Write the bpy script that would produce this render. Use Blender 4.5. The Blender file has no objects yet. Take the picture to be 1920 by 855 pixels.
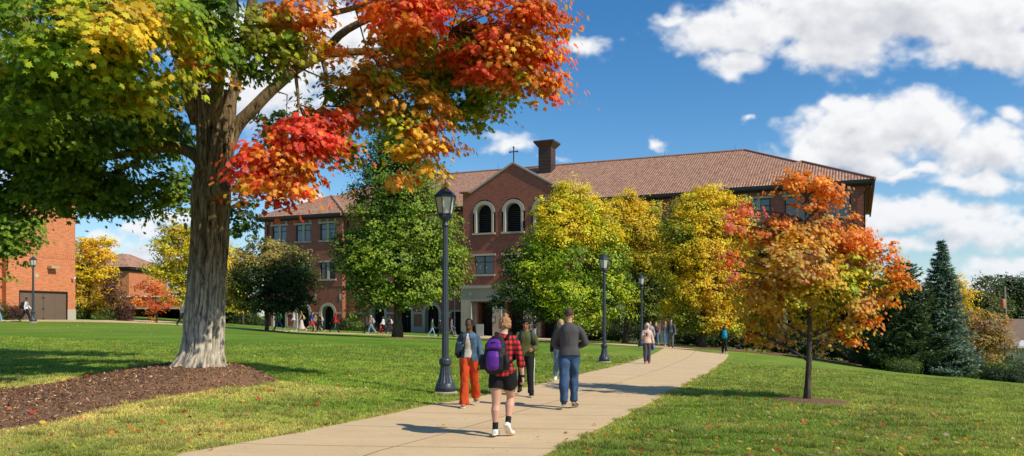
import bpy, bmesh, math, random
import numpy as np
from mathutils import Vector, Matrix, noise as mnoise
R = math.radians
scene = bpy.context.scene
COL = scene.collection
F = 1500.0; CX = 960.0; HY = 597.0; CAMZ = 1.7
SUN = Vector((.855*math.cos(R(41)), -.519*math.cos(R(41)), math.sin(R(41)))).normalized()

def W(px, py, D):
    return np.array(((px-CX)/F*D, D, CAMZ+(HY-py)/F*D))

# ------------------------------------------------------------------ terrain
_cp = [(0,0,0.0),(3,-10,0),(-12,-10,.3),(14,-10,-.3)]
for px,py,D in [(940,822,11.35),(1070,768,14.9),(1213,682,33),(1133,682,33.4),(1358,665,47),(1203,652,50),(1250,652,49),
                (852,629,78),(62,605,55),(520,621,65),(630,625.5,68),(700,626.5,70),(810,631.5,72.5),(945,633,78),
                (490,612.6,95),(1512,752,17.4),(1920,855,10.5),(1700,760,17.5),(1800,740,25),(1500,700,32),(1400,680,40),
                (1500,668,55),(1600,683,56),(1700,700,50),(1820,709,48),(1920,721,45),(1915,719,58),(835,742,17.5),(340,855,9.9),(1030,855,9.9),
                (0,855,9.4),(0,805,11),(200,770,13),(400,732,15.5),(530,720,17.2),(0,737,15),(200,713,17),(385,700,17.2),
                (0,650,30),(200,650,32),(500,650,35),(700,650,37),(850,690,25),(960,660,38),(1050,700,24),(640,742,16.5),
                (150,603,58),(300,607,60),(140,600,68),(340,598.5,85),(1100,642,60)]:
    p = W(px,py,D); _cp.append((p[0],p[1],p[2]))
_cp += [(30,66,-2.0),(40,68,-3.2),(45,75,-2.7),(40,100,-2.8),(-38,100,1.6),(-60,60,1.6),(-70,20,1.4),(50,30,-1.8),(60,0,-1.2),(0,110,0),(-10,130,.5),(25,80,-1.2),(-15,35,.45)]
_cp = np.array(_cp)
def _U(r2):
    return np.where(r2 > 1e-9, r2*np.log(r2+1e-12)*.5, 0)
def _fit(P, lam):
    n = len(P); d2 = ((P[:,None,:2]-P[None,:,:2])**2).sum(-1)
    A = np.zeros((n+3,n+3)); A[:n,:n] = _U(d2)+lam*np.eye(n)
    A[:n,n]=1; A[:n,n+1:]=P[:,:2]; A[n,:n]=1; A[n+1:,:n]=P[:,:2].T
    return np.linalg.solve(A, np.concatenate([P[:,2],[0,0,0]]))
_w = _fit(_cp, 8.0)
def Gv(x, y):
    x = np.asarray(x, float); y = np.asarray(y, float); sh = x.shape
    xf = x.ravel(); yf = y.ravel(); out = np.empty_like(xf)
    rr = np.hypot(xf, yf-50); k = np.minimum(1, 95/np.maximum(rr,1e-6))
    xc = xf*k; yc = 50+(yf-50)*k
    for i in range(0, len(xf), 20000):
        a = xc[i:i+20000]; b = yc[i:i+20000]
        r2 = (a[:,None]-_cp[None,:,0])**2+(b[:,None]-_cp[None,:,1])**2
        out[i:i+20000] = _U(r2)@_w[:-3]+_w[-3]+_w[-2]*a+_w[-1]*b
    far = np.clip((rr-95)/200, 0, 1)
    out = out*(1-far)-2.0*far
    return out.reshape(sh)
def G(x, y): return float(Gv(np.array([x]), np.array([y]))[0])
def hit(px, py):
    best = None
    Ds = np.arange(7, 90, .05); xs = (px-CX)/F*Ds
    f = CAMZ-(py-HY)/F*Ds-Gv(xs, Ds)
    i = np.where(f < 0)[0]
    D = Ds[i[0]] if len(i) else 90
    return np.array(((px-CX)/F*D, D))

# ------------------------------------------------------------------ helpers
def tag(o, label=None, cat=None, group=None, kind=None):
    if label: o['label'] = label
    if cat: o['category'] = cat
    if group: o['group'] = group
    if kind: o['kind'] = kind
    return o
def empty(name, loc, label, cat, group=None, rz=0):
    o = bpy.data.objects.new(name, None); COL.objects.link(o); o.location = loc; o.rotation_euler = (0,0,rz)
    o.empty_display_size = .3
    return tag(o, label, cat, group)
def link(name, me, parent=None, mat=None):
    o = bpy.data.objects.new(name, me); COL.objects.link(o)
    if mat is not None:
        me.materials.clear(); me.materials.append(mat)
    if parent is not None: o.parent = parent
    return o
def mesh_np(name, V, loops, totals, colors=None, smooth=False, uvs=None):
    me = bpy.data.meshes.new(name)
    V = np.asarray(V, np.float32); loops = np.asarray(loops, np.int32).ravel(); totals = np.asarray(totals, np.int32)
    me.vertices.add(len(V)); me.vertices.foreach_set('co', V.ravel())
    me.loops.add(len(loops)); me.loops.foreach_set('vertex_index', loops)
    me.polygons.add(len(totals))
    st = np.concatenate([[0], np.cumsum(totals)[:-1]]).astype(np.int32)
    me.polygons.foreach_set('loop_start', st); me.polygons.foreach_set('loop_total', totals)
    if colors is not None:
        ca = me.attributes.new('col', 'FLOAT_COLOR', 'POINT')
        c4 = np.ones((len(V),4), np.float32); c4[:,:3] = colors
        ca.data.foreach_set('color', c4.ravel())
    if uvs is not None:
        u = me.uv_layers.new(name='UVMap'); u.data.foreach_set('uv', np.asarray(uvs, np.float32).ravel())
    me.update(calc_edges=True)
    me.polygons.foreach_set('use_smooth', [smooth]*len(totals))
    me.validate()
    return me

class MB:
    """collects shapes into one mesh, with metric uv per face"""
    def __init__(s): s.v=[]; s.f=[]; s.uv=[]; s.sm=[]
    def add(s, vs, fs, uvs=None, smooth=False):
        b=len(s.v); s.v += [tuple(map(float,p)) for p in vs]
        for i,f in enumerate(fs):
            s.f.append([b+j for j in f])
            s.uv.append(uvs[i] if uvs else None); s.sm.append(smooth)
        return s
    def box(s, c, d, rz=0, bev=0):
        x,y,z=[k/2 for k in d]; ca,sa=math.cos(rz),math.sin(rz)
        if bev>0:
            b=min(bev,x*.9,y*.9,z*.9); vs=[]
            bm=bmesh.new(); bmesh.ops.create_cube(bm,size=1)
            for v in bm.verts: v.co=Vector((v.co.x*2*x,v.co.y*2*y,v.co.z*2*z))
            bmesh.ops.bevel(bm,geom=bm.edges[:],offset=b,segments=2,affect='EDGES',profile=.5)
            bm.verts.index_update()
            vs=[(c[0]+v.co.x*ca-v.co.y*sa,c[1]+v.co.x*sa+v.co.y*ca,c[2]+v.co.z) for v in bm.verts]
            fs=[[v.index for v in f.verts] for f in bm.faces]; bm.free()
            return s.add(vs,fs)
        vs=[]
        for dz in (-z,z):
            for dx,dy in ((-x,-y),(x,-y),(x,y),(-x,y)):
                vs.append((c[0]+dx*ca-dy*sa,c[1]+dx*sa+dy*ca,c[2]+dz))
        return s.add(vs,[[3,2,1,0],[4,5,6,7],[0,1,5,4],[1,2,6,5],[2,3,7,6],[3,0,4,7]])
    def quad(s, a,b,c,d, uv=None): return s.add([a,b,c,d],[[0,1,2,3]],[uv] if uv else None)
    def poly(s, pts, uv=None): return s.add(pts,[list(range(len(pts)))],[uv] if uv else None)
    def lathe(s, c, prof, n=16, flute=0, nf=0, smooth=True, ph=0):
        vs=[];fs=[]
        for r,z in prof:
            for i in range(n):
                a=2*math.pi*i/n+ph; rr=r*(1-(flute if (nf and i%2) else 0))
                vs.append((c[0]+rr*math.cos(a),c[1]+rr*math.sin(a),c[2]+z))
        m=len(prof)
        for j in range(m-1):
            for i in range(n): fs.append([j*n+i,j*n+(i+1)%n,(j+1)*n+(i+1)%n,(j+1)*n+i])
        fs.append(list(range(n))[::-1]); fs.append([(m-1)*n+i for i in range(n)])
        return s.add(vs,fs,smooth=smooth)
    def tube(s, pts, rad, n=8, smooth=True, side=None, wob=None):
        """rad: number or (ra,rb) per point; ra along side axis"""
        P=[np.array(p,float) for p in pts]; vs=[]; fs=[]
        sd=np.array(side if side is not None else (1,0,0),float); prev=None
        for k,p in enumerate(P):
            t=P[min(k+1,len(P)-1)]-P[max(k-1,0)]; t/= (np.linalg.norm(t)+1e-9)
            ref = sd if prev is None else prev
            a=ref-t*ref.dot(t)
            if np.linalg.norm(a)<1e-3:
                ref=np.array((0,1,0.)); a=ref-t*ref.dot(t)
                if np.linalg.norm(a)<1e-3: ref=np.array((0,0,1.)); a=ref-t*ref.dot(t)
            a/=np.linalg.norm(a); b=np.cross(t,a)
            if side is None: prev=a
            r=rad[k]; ra,rb=(r if isinstance(r,(tuple,list)) else (r,r))
            for i in range(n):
                an=2*math.pi*i/n; w=1 if wob is None else wob(k,an)
                vs.append(p+a*ra*math.cos(an)*w+b*rb*math.sin(an)*w)
        m=len(P)
        for j in range(m-1):
            for i in range(n): fs.append([j*n+i,j*n+(i+1)%n,(j+1)*n+(i+1)%n,(j+1)*n+i])
        fs.append(list(range(n))[::-1]); fs.append([(m-1)*n+i for i in range(n)])
        return s.add(vs,fs,smooth=smooth)
    def ball(s, c, r, n=12, m=8, ax=None):
        r=(r,r,r) if isinstance(r,(int,float)) else r
        vs=[];fs=[]
        for j in range(1,m):
            ph=math.pi*j/m
            for i in range(n):
                a=2*math.pi*i/n; vs.append(np.array((r[0]*math.sin(ph)*math.cos(a),r[1]*math.sin(ph)*math.sin(a),r[2]*math.cos(ph))))
        vs.append(np.array((0,0,r[2]))); vs.append(np.array((0,0,-r[2])))
        for j in range(m-2):
            for i in range(n): fs.append([j*n+i,(j+1)*n+i,(j+1)*n+(i+1)%n,j*n+(i+1)%n])
        T=len(vs)-2
        for i in range(n): fs.append([T,i,(i+1)%n]); fs.append([T+1,(m-2)*n+(i+1)%n,(m-2)*n+i])
        if ax is not None: vs=[ax@v for v in vs]
        return s.add([np.array(c)+v for v in vs],fs,smooth=True)
    def mesh(s, name):
        me=bpy.data.meshes.new(name); me.from_pydata(s.v,[],s.f); me.update()
        u=me.uv_layers.new(name='UVMap')
        for p,uv in zip(me.polygons,s.uv):
            if uv is None:
                n=p.normal; 
                for li in p.loop_indices:
                    v=me.vertices[me.loops[li].vertex_index].co
                    if abs(n.z)>.7: q=(v.x,v.y)
                    elif abs(n.x)>abs(n.y): q=(v.y,v.z)
                    else: q=(v.x,v.z)
                    u.data[li].uv=q
            else:
                for k,li in enumerate(p.loop_indices): u.data[li].uv=uv[k]
        me.polygons.foreach_set('use_smooth',s.sm)
        return me
    def build(s, name, mat, parent=None): return link(name, s.mesh(name), parent, mat)

# ------------------------------------------------------------------ materials
def newmat(name):
    m=bpy.data.materials.new(name); m.use_nodes=True; nt=m.node_tree; b=nt.nodes['Principled BSDF']; return m,nt,b
def N(nt,t,**kw):
    n=nt.nodes.new(t)
    for k,v in kw.items(): setattr(n,k,v)
    return n
def L(nt,a,b): nt.links.new(a,b)
def noise_n(nt,vec,scale,detail=4,rough=.6,dist=0):
    n=N(nt,'ShaderNodeTexNoise'); n.inputs['Scale'].default_value=scale; n.inputs['Detail'].default_value=detail
    n.inputs['Roughness'].default_value=rough; n.inputs['Distortion'].default_value=dist
    if vec is not None: L(nt,vec,n.inputs['Vector'])
    return n
def mathn(nt,op,a,b=None,c=None,clamp=False):
    n=N(nt,'ShaderNodeMath',operation=op,use_clamp=clamp)
    for i,x in enumerate((a,b,c)):
        if x is None: continue
        if isinstance(x,(int,float)): n.inputs[i].default_value=x
        else: L(nt,x,n.inputs[i])
    return n.outputs[0]
def mixc(nt,f,a,b,mode='MIX'):
    n=N(nt,'ShaderNodeMix',data_type='RGBA',blend_type=mode)
    for i,x in ((0,f),(6,a),(7,b)):
        if isinstance(x,(int,float)): n.inputs[i].default_value=x
        elif isinstance(x,tuple): n.inputs[i].default_value=(*x[:3],1)
        else: L(nt,x,n.inputs[i])
    return n.outputs[2]
def ramp(nt,f,stops,interp='LINEAR'):
    n=N(nt,'ShaderNodeValToRGB'); cr=n.color_ramp; cr.interpolation=interp
    while len(cr.elements)<len(stops): cr.elements.new(.5)
    for e,(p,c) in zip(cr.elements,stops):
        e.position=p; e.color=(*c,1) if len(c)==3 else c
    L(nt,f,n.inputs[0]); return n.outputs[0]
def bump(nt,h,strength,dist,b,prev=None):
    n=N(nt,'ShaderNodeBump'); n.inputs['Strength'].default_value=strength; n.inputs['Distance'].default_value=dist
    L(nt,h,n.inputs['Height'])
    if prev is not None: L(nt,prev,n.inputs['Normal'])
    L(nt,n.outputs[0],b.inputs['Normal']); return n.outputs[0]
def simple(name,col,rough=.6,metal=0,var=.25,nscale=6,bmp=.0,bd=.01,spec=.5):
    m,nt,b=newmat(name); tc=N(nt,'ShaderNodeTexCoord').outputs['Object']
    n=noise_n(nt,tc,nscale); c=mixc(nt,n.outputs[0],tuple(k*(1-var) for k in col),tuple(min(1,k*(1+var)) for k in col))
    L(nt,c,b.inputs['Base Color']); b.inputs['Roughness'].default_value=rough; b.inputs['Metallic'].default_value=metal
    b.inputs['Specular IOR Level'].default_value=spec
    if bmp:
        n2=noise_n(nt,tc,nscale*3,6); bump(nt,n2.outputs[0],bmp,bd,b)
    return m
_cl={}
def cloth(col,var=.22,scale=9,rough=.85,fold=.6):
    k=(tuple(col),var,scale)
    if k in _cl: return _cl[k]
    m,nt,b=newmat('cloth'); tc=N(nt,'ShaderNodeTexCoord').outputs['Object']
    mp=N(nt,'ShaderNodeMapping'); mp.inputs['Scale'].default_value=(1,1,.45); L(nt,tc,mp.inputs[0])
    n=noise_n(nt,mp.outputs[0],scale,4,.6,.6)
    c=mixc(nt,n.outputs[0],tuple(k*(1-var) for k in col),tuple(min(1,k*(1+var)) for k in col)); L(nt,c,b.inputs['Base Color'])
    b.inputs['Roughness'].default_value=rough; b.inputs['Specular IOR Level'].default_value=.2
    bump(nt,n.outputs[0],fold*.8,.025,b); _cl[k]=m; return m
def leafmat(name,trans=.35,rough=.5):
    m,nt,b=newmat(name); a=N(nt,'ShaderNodeAttribute',attribute_name='col').outputs['Color']
    L(nt,a,b.inputs['Base Color']); b.inputs['Roughness'].default_value=rough; b.inputs['Specular IOR Level'].default_value=.35
    t=N(nt,'ShaderNodeBsdfTranslucent'); g=N(nt,'ShaderNodeMix',data_type='RGBA',blend_type='MULTIPLY')
    L(nt,a,g.inputs[6]); g.inputs[7].default_value=(1.15,1.1,.7,1); g.inputs[0].default_value=1; L(nt,g.outputs[2],t.inputs[0])
    mx=N(nt,'ShaderNodeMixShader'); mx.inputs[0].default_value=trans
    L(nt,b.outputs[0],mx.inputs[1]); L(nt,t.outputs[0],mx.inputs[2]); L(nt,mx.outputs[0],nt.nodes['Material Output'].inputs[0]); return m
M={}
M['leaf']=leafmat('foliage',.5); M['needle']=leafmat('needles',.12,.6); M['grassblade']=leafmat('grass_blades',.3,.6)
def brickmat(name,c1,c2,mortar,bw=.24,bh=.085,dark=(.1,.04,.035)):
    m,nt,b=newmat(name); uv=N(nt,'ShaderNodeTexCoord').outputs['UV']
    br=N(nt,'ShaderNodeTexBrick'); L(nt,uv,br.inputs['Vector']); br.inputs['Scale'].default_value=1
    br.inputs['Brick Width'].default_value=bw; br.inputs['Row Height'].default_value=bh; br.inputs['Mortar Size'].default_value=.009
    br.inputs['Color1'].default_value=(*c1,1); br.inputs['Color2'].default_value=(*c2,1); br.inputs['Mortar'].default_value=(*mortar,1)
    br.inputs['Bias'].default_value=-.1
    # random darker bricks, stretched along courses
    mp=N(nt,'ShaderNodeMapping'); mp.inputs['Scale'].default_value=(1.6,8,1); L(nt,uv,mp.inputs[0])
    n=noise_n(nt,mp.outputs[0],1.2,3,.7); f=ramp(nt,n.outputs[0],[(.45,(0,0,0)),(.62,(1,1,1))])
    c=mixc(nt,mathn(nt,'MULTIPLY',f,.55),br.outputs[0],dark)
    n2=noise_n(nt,uv,.25,4); c=mixc(nt,mathn(nt,'MULTIPLY',n2.outputs[0],.5),c,tuple(k*.6 for k in c1))
    L(nt,c,b.inputs['Base Color']); b.inputs['Roughness'].default_value=.85; b.inputs['Specular IOR Level'].default_value=.2
    bump(nt,br.outputs['Fac'],-.4,.01,b); return m
M['brick']=brickmat('red_brick',(.42,.108,.058),(.27,.072,.048),(.44,.30,.22),dark=(.15,.05,.048))
M['brick_org']=brickmat('orange_brick',(.68,.23,.085),(.56,.17,.07),(.60,.40,.26),.30,.115,dark=(.30,.10,.07))
M['stone']=simple('limestone',(.43,.385,.30),.85,0,.15,1.5,.2,.01)
M['stone_dk']=simple('limestone_weathered',(.37,.335,.265),.9,0,.25,.8,.2,.01)
def tilemat():
    m,nt,b=newmat('roof_tiles'); uv=N(nt,'ShaderNodeTexCoord').outputs['UV']
    br=N(nt,'ShaderNodeTexBrick'); L(nt,uv,br.inputs['Vector']); br.offset=0; br.inputs['Scale'].default_value=1
    br.inputs['Brick Width'].default_value=.25; br.inputs['Row Height'].default_value=.4; br.inputs['Mortar Size'].default_value=.05; br.inputs['Mortar Smooth'].default_value=.6
    br.inputs['Color1'].default_value=(.70,.355,.20,1); br.inputs['Color2'].default_value=(.37,.17,.10,1); br.inputs['Mortar'].default_value=(.075,.03,.022,1)
    vo=N(nt,'ShaderNodeTexWhiteNoise',noise_dimensions='2D')
    sx=N(nt,'ShaderNodeVectorMath',operation='DIVIDE'); L(nt,uv,sx.inputs[0]); sx.inputs[1].default_value=(.25,.4,1)
    fl=N(nt,'ShaderNodeVectorMath',operation='FLOOR'); L(nt,sx.outputs[0],fl.inputs[0]); L(nt,fl.outputs[0],vo.inputs['Vector'])
    c=mixc(nt,mathn(nt,'MULTIPLY',vo.outputs[0],.5),br.outputs[0],(.80,.50,.33))
    c=mixc(nt,mathn(nt,'MULTIPLY',br.outputs['Fac'],.9),c,(.07,.03,.022))
    n=noise_n(nt,uv,.35,5); c=mixc(nt,mathn(nt,'MULTIPLY',n.outputs[0],.2),c,(.28,.15,.1))
    L(nt,c,b.inputs['Base Color']); b.inputs['Roughness'].default_value=.8
    w=N(nt,'ShaderNodeTexWave',wave_type='BANDS',bands_direction='X',wave_profile='SIN'); L(nt,uv,w.inputs['Vector']); w.inputs['Scale'].default_value=.314/.25
    bump(nt,w.outputs['Fac'],.5,.06,b); return m
M['tile']=tilemat()
M['ridge']=simple('ridge_tiles',(.3,.15,.1),.8,0,.3,4,.3,.02)
M['bronze']=simple('bronze_frame',(.022,.018,.016),.5,.2,.2)
M['fascia']=simple('dark_fascia',(.03,.021,.018),.6,0,.2)
M['copper']=simple('weathered_copper',(.075,.04,.028),.55,.3,.45,1.2,.2,.02)
M['glass']=simple('window_glass',(.045,.06,.068),.04,0,.3,.6,spec=.9)
M['blind']=simple('blinds_behind_glass',(.13,.16,.17),.12,0,.2,.7,spec=.9)
M['dark']=simple('dark_interior',(.008,.007,.006),.9,0,.2)  # near-black paint stands in for the shade inside openings
M['iron']=simple('painted_iron',(.045,.055,.07),.42,.2,.3,9,.15,.004)
M['frost']=simple('frosted_glass',(.55,.53,.46),.35,0,.12,3)
M['concrete']=simple('concrete',(.36,.31,.25),.9,0,.12,5,.1,.005)
M['doorbrown']=simple('brown_steel_door',(.14,.095,.07),.55,0,.1,1.5)
M['wood']=simple('weathered_wood',(.16,.13,.1),.9,0,.3,3,.4,.02)
def barkmat(name,base,dark,scale=1.0):
    m,nt,b=newmat(name); tc=N(nt,'ShaderNodeTexCoord').outputs['Object']
    mp=N(nt,'ShaderNodeMapping'); mp.inputs['Scale'].default_value=(1,1,.16); L(nt,tc,mp.inputs[0])
    n=noise_n(nt,mp.outputs[0],14*scale,8,.72,.6); n2=noise_n(nt,tc,1.6*scale,4)
    n3=noise_n(nt,mp.outputs[0],38*scale,4,.6)
    f=mathn(nt,'MULTIPLY_ADD',n3.outputs[0],.3,mathn(nt,'MULTIPLY',n.outputs[0],.8))
    c=ramp(nt,f,[(.44,dark),(.53,base),(.68,tuple(min(1,k*1.7) for k in base))])
    c=mixc(nt,mathn(nt,'MULTIPLY',ramp(nt,n2.outputs[0],[(.45,(0,0,0)),(.7,(1,1,1))]),.4),c,tuple(k*.65 for k in (base[0],base[1]*1.08,base[2]*.8)))
    if scale==1.0 and base[0]>.2:
        sp=N(nt,'ShaderNodeSeparateXYZ'); L(nt,tc,sp.inputs[0]); g=N(nt,'ShaderNodeMapRange'); L(nt,sp.outputs[2],g.inputs[0]); g.inputs[1].default_value=.7; g.inputs[2].default_value=2.4; c=mixc(nt,mathn(nt,'MULTIPLY',g.outputs[0],1.0),mixc(nt,.30,c,(.66,.60,.50)),mixc(nt,1.0,c,(.50,.42,.30),'MULTIPLY'))  # sunlit foot and shaded upper trunk painted into the bark by height
    L(nt,c,b.inputs['Base Color']); b.inputs['Roughness'].default_value=.92; b.inputs['Specular IOR Level'].default_value=.15
    if name=='trunk_bark':
        at=N(nt,'ShaderNodeAttribute',attribute_name='col').outputs['Color']; src=b.inputs['Base Color'].links[0].from_socket; L(nt,mixc(nt,1.0,src,at,'MULTIPLY'),b.inputs['Base Color'])
    bump(nt,f,1.0,.06,b); return m
M['trunk_bark']=barkmat('trunk_bark',(.40,.335,.255),(.05,.037,.026))
M['bark']=barkmat('maple_bark',(.36,.30,.23),(.045,.033,.024)); M['bark_dk']=barkmat('dark_bark',(.09,.07,.055),(.03,.022,.018))
M['skin']=None
def attrmat(name,rough=.55,spec=.35,sss=0):
    m,nt,b=newmat(name); a=N(nt,'ShaderNodeAttribute',attribute_name='col').outputs['Color']; L(nt,a,b.inputs['Base Color'])
    b.inputs['Roughness'].default_value=rough; b.inputs['Specular IOR Level'].default_value=spec; return m
M['skin']=attrmat('skin')

# ------------------------------------------------------------------ camera, light, sky
cam=bpy.data.cameras.new('camera'); co=bpy.data.objects.new('camera',cam); COL.objects.link(co); scene.camera=co
co.location=(0,0,CAMZ); co.rotation_euler=(R(90),0,0); cam.sensor_width=36; cam.lens=F/1920*36
cam.shift_y=(HY-427.5)/1920; cam.clip_end=5000; cam.clip_start=.1
sl=bpy.data.lights.new('sun','SUN'); so=bpy.data.objects.new('sun',sl); COL.objects.link(so)
sl.energy=5.0; sl.angle=R(.53); sl.color=(1,.91,.73); so.rotation_euler=SUN.to_track_quat('Z','Y').to_euler(); so.location=(20,-20,30)
scene.view_settings.view_transform='Standard'; scene.view_settings.look='None'; scene.view_settings.exposure=0

def build_world():
    w=bpy.data.worlds.new('World'); scene.world=w; w.use_nodes=True; nt=w.node_tree; bg=nt.nodes['Background']
    sky=N(nt,'ShaderNodeTexSky',sky_type='NISHITA'); sky.sun_disc=False; sky.sun_elevation=R(41); sky.sun_rotation=math.atan2(SUN.x,SUN.y)
    sky.air_density=1.0; sky.dust_density=.3; sky.ozone_density=3.0
    hs=N(nt,'ShaderNodeHueSaturation'); hs.inputs['Saturation'].default_value=1.33; hs.inputs['Value'].default_value=1.5; L(nt,sky.outputs[0],hs.inputs['Color'])
    tc=N(nt,'ShaderNodeTexCoord').outputs['Generated']; sp=N(nt,'ShaderNodeSeparateXYZ'); L(nt,tc,sp.inputs[0])
    hz=N(nt,'ShaderNodeMapRange'); L(nt,sp.outputs[2],hz.inputs[0]); hz.inputs[1].default_value=.20; hz.inputs[2].default_value=-.02; hz.inputs[3].default_value=0; hz.inputs[4].default_value=.38
    L(nt,mixc(nt,hz.outputs[0],hs.outputs[0],(4.6,6.8,9.0)),bg.inputs[0]); bg.inputs[1].default_value=.092
build_world()
# ------------------------------------------------------------------ ground
def vnoise(x,y,s=1.0,seed=0,oct=3):
    """cheap vector value noise"""
    out=np.zeros_like(np.asarray(x,float)); amp=1; tot=0
    for o in range(oct):
        xs=np.asarray(x)*s*2**o+seed*17.3; ys=np.asarray(y)*s*2**o+seed*9.1
        xi=np.floor(xs); yi=np.floor(ys); fx=xs-xi; fy=ys-yi; fx=fx*fx*(3-2*fx); fy=fy*fy*(3-2*fy)
        def h(a,b):
            v=np.sin(a*127.1+b*311.7+seed*74.7)*43758.5453; return v-np.floor(v)
        v=(h(xi,yi)*(1-fx)+h(xi+1,yi)*fx)*(1-fy)+(h(xi,yi+1)*(1-fx)+h(xi+1,yi+1)*fx)*fy
        out+=v*amp; tot+=amp; amp*=.5
    return out/tot
def resample(P,step):
    P=np.array(P,float); seg=np.hypot(*(P[1:]-P[:-1]).T); s=np.concatenate([[0],np.cumsum(seg)])
    n=max(2,int(s[-1]/step)+1); t=np.linspace(0,s[-1],n); return np.stack([np.interp(t,s,P[:,0]),np.interp(t,s,P[:,1])],1)
def chaikin(P,k=2):
    P=np.array(P,float)
    for _ in range(k):
        Q=[P[0]]
        for a,b in zip(P[:-1],P[1:]): Q+= [a*.75+b*.25,a*.25+b*.75]
        Q.append(P[-1]); P=np.array(Q)
    return P
Lp=[(-3.9,1.0),(-3.95,6.0)]+[tuple(hit(*p)) for p in [(340,855),(560,815),(700,786),(820,760),(1000,726),(1091,703),(1172,683),(1225,665),(1238,658)]]
Rp=[(.2,1.0),(.3,6.0)]+[tuple(hit(*p)) for p in [(1022,855),(1139,798),(1206,763),(1240,745),(1272,729),(1335,695),(1362,672),(1366,665)]]
Lp=Lp+[(9.3,48.8)]; Rp=Rp+[(12.6,46.9)]
main_poly=np.array(Lp+Rp[::-1])
wc=chaikin([(10.6,49.3),(9.6,50.8),(5.5,57),(0,65),(-6,69.8),(-12.5,69.5),(-19,67),(-25,62.5),(-31,59.5),(-38,58),(-55,57),(-80,56)],3)
def strip_edges(C,w):
    t=np.gradient(C,axis=0); t/=np.linalg.norm(t,axis=1)[:,None]; n=np.stack([-t[:,1],t[:,0]],1); return C+n*w/2, C-n*w/2
wa,wb=strip_edges(wc,3.0)
walk_poly=np.concatenate([wa,wb[::-1]])
apron_poly=np.array([(-3.2,66),(3.0,63),(4.2,80),(-5.5,84)])
def inpoly(x,y,P):
    x=np.asarray(x);y=np.asarray(y); c=np.zeros(x.shape,bool); n=len(P); j=n-1
    for i in range(n):
        xi,yi=P[i];xj,yj=P[j]
        m=((yi>y)!=(yj>y))&(x<(xj-xi)*(y-yi)/((yj-yi) if yj!=yi else 1e-9)+xi); c^=m; j=i
    return c
mulch_poly=chaikin([tuple(hit(*p)) for p in [(-160,740),(0,738),(120,720),(200,708),(290,690)]]+[(-6.9,18.6),(-5.6,18.5)]+[tuple(hit(*p)) for p in [(500,704),(535,718),(460,728),(400,735),(300,748),(200,770),(90,800),(0,812),(-200,850),(-400,880)]]+[(-18,11),(-19,15),tuple(hit(-160,740))],2)
def polydist(x,y,P):
    x=np.asarray(x,float);y=np.asarray(y,float); d=np.full(x.shape,1e9)
    for a,b in zip(P,np.roll(P,-1,0)):
        ab=b-a; l=(ab**2).sum()+1e-9; t=np.clip(((x-a[0])*ab[0]+(y-a[1])*ab[1])/l,0,1)
        d=np.minimum(d,np.hypot(x-a[0]-t*ab[0],y-a[1]-t*ab[1]))
    return d
TREE=np.array([(385-CX)/F*17.0,17.0])
def lawncol(x,y):
    n=np.clip((vnoise(x,y,.35,3,4)-.5)*2.2+.5,0,1); n2=vnoise(x,y,1.6,5,3); 
    g=np.array([.140,.225,.020]); dk=np.array([.085,.172,.014]); yl=np.array([.42,.345,.125]); 
    x=np.asarray(x,float);y=np.asarray(y,float)
    dry=np.clip(1-polydist(x,y,mulch_poly)/3.0,0,1)*(y<17.5)*.9
    dry=np.maximum(dry,np.clip(1-np.hypot(x+4.5,(y-11.5))/3.6,0,1)*.95)
    dry=np.maximum(dry,np.clip(1-polydist(x,y,main_poly)/.8,0,1)*.55)
    dry=np.maximum(dry,np.clip(1-np.hypot((x-7.6)/1.6,(y-16.4))/1.5,0,1)*.7)
    dry=np.maximum(dry,np.clip(1-np.hypot((x-3.6)/1.5,(y-12.8))/1.2,0,1)*.45)
    dry=np.maximum(dry,.14+.22*(n2-.5)+.14*np.clip((x-2)/4,0,1)+.25*(vnoise(x,y,.12,33,3)-.45))
    f=np.clip(dry*(.55+1.0*(n2-.25)),0,1)[...,None]
    c=g*(1-n[...,None])+dk*n[...,None]
    # faint mowing stripes
    st=(np.sin((x*.8-y*.45)*2.1)>0)*.08+.96
    return (c*(1-f)+yl*f)*st[...,None]
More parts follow.
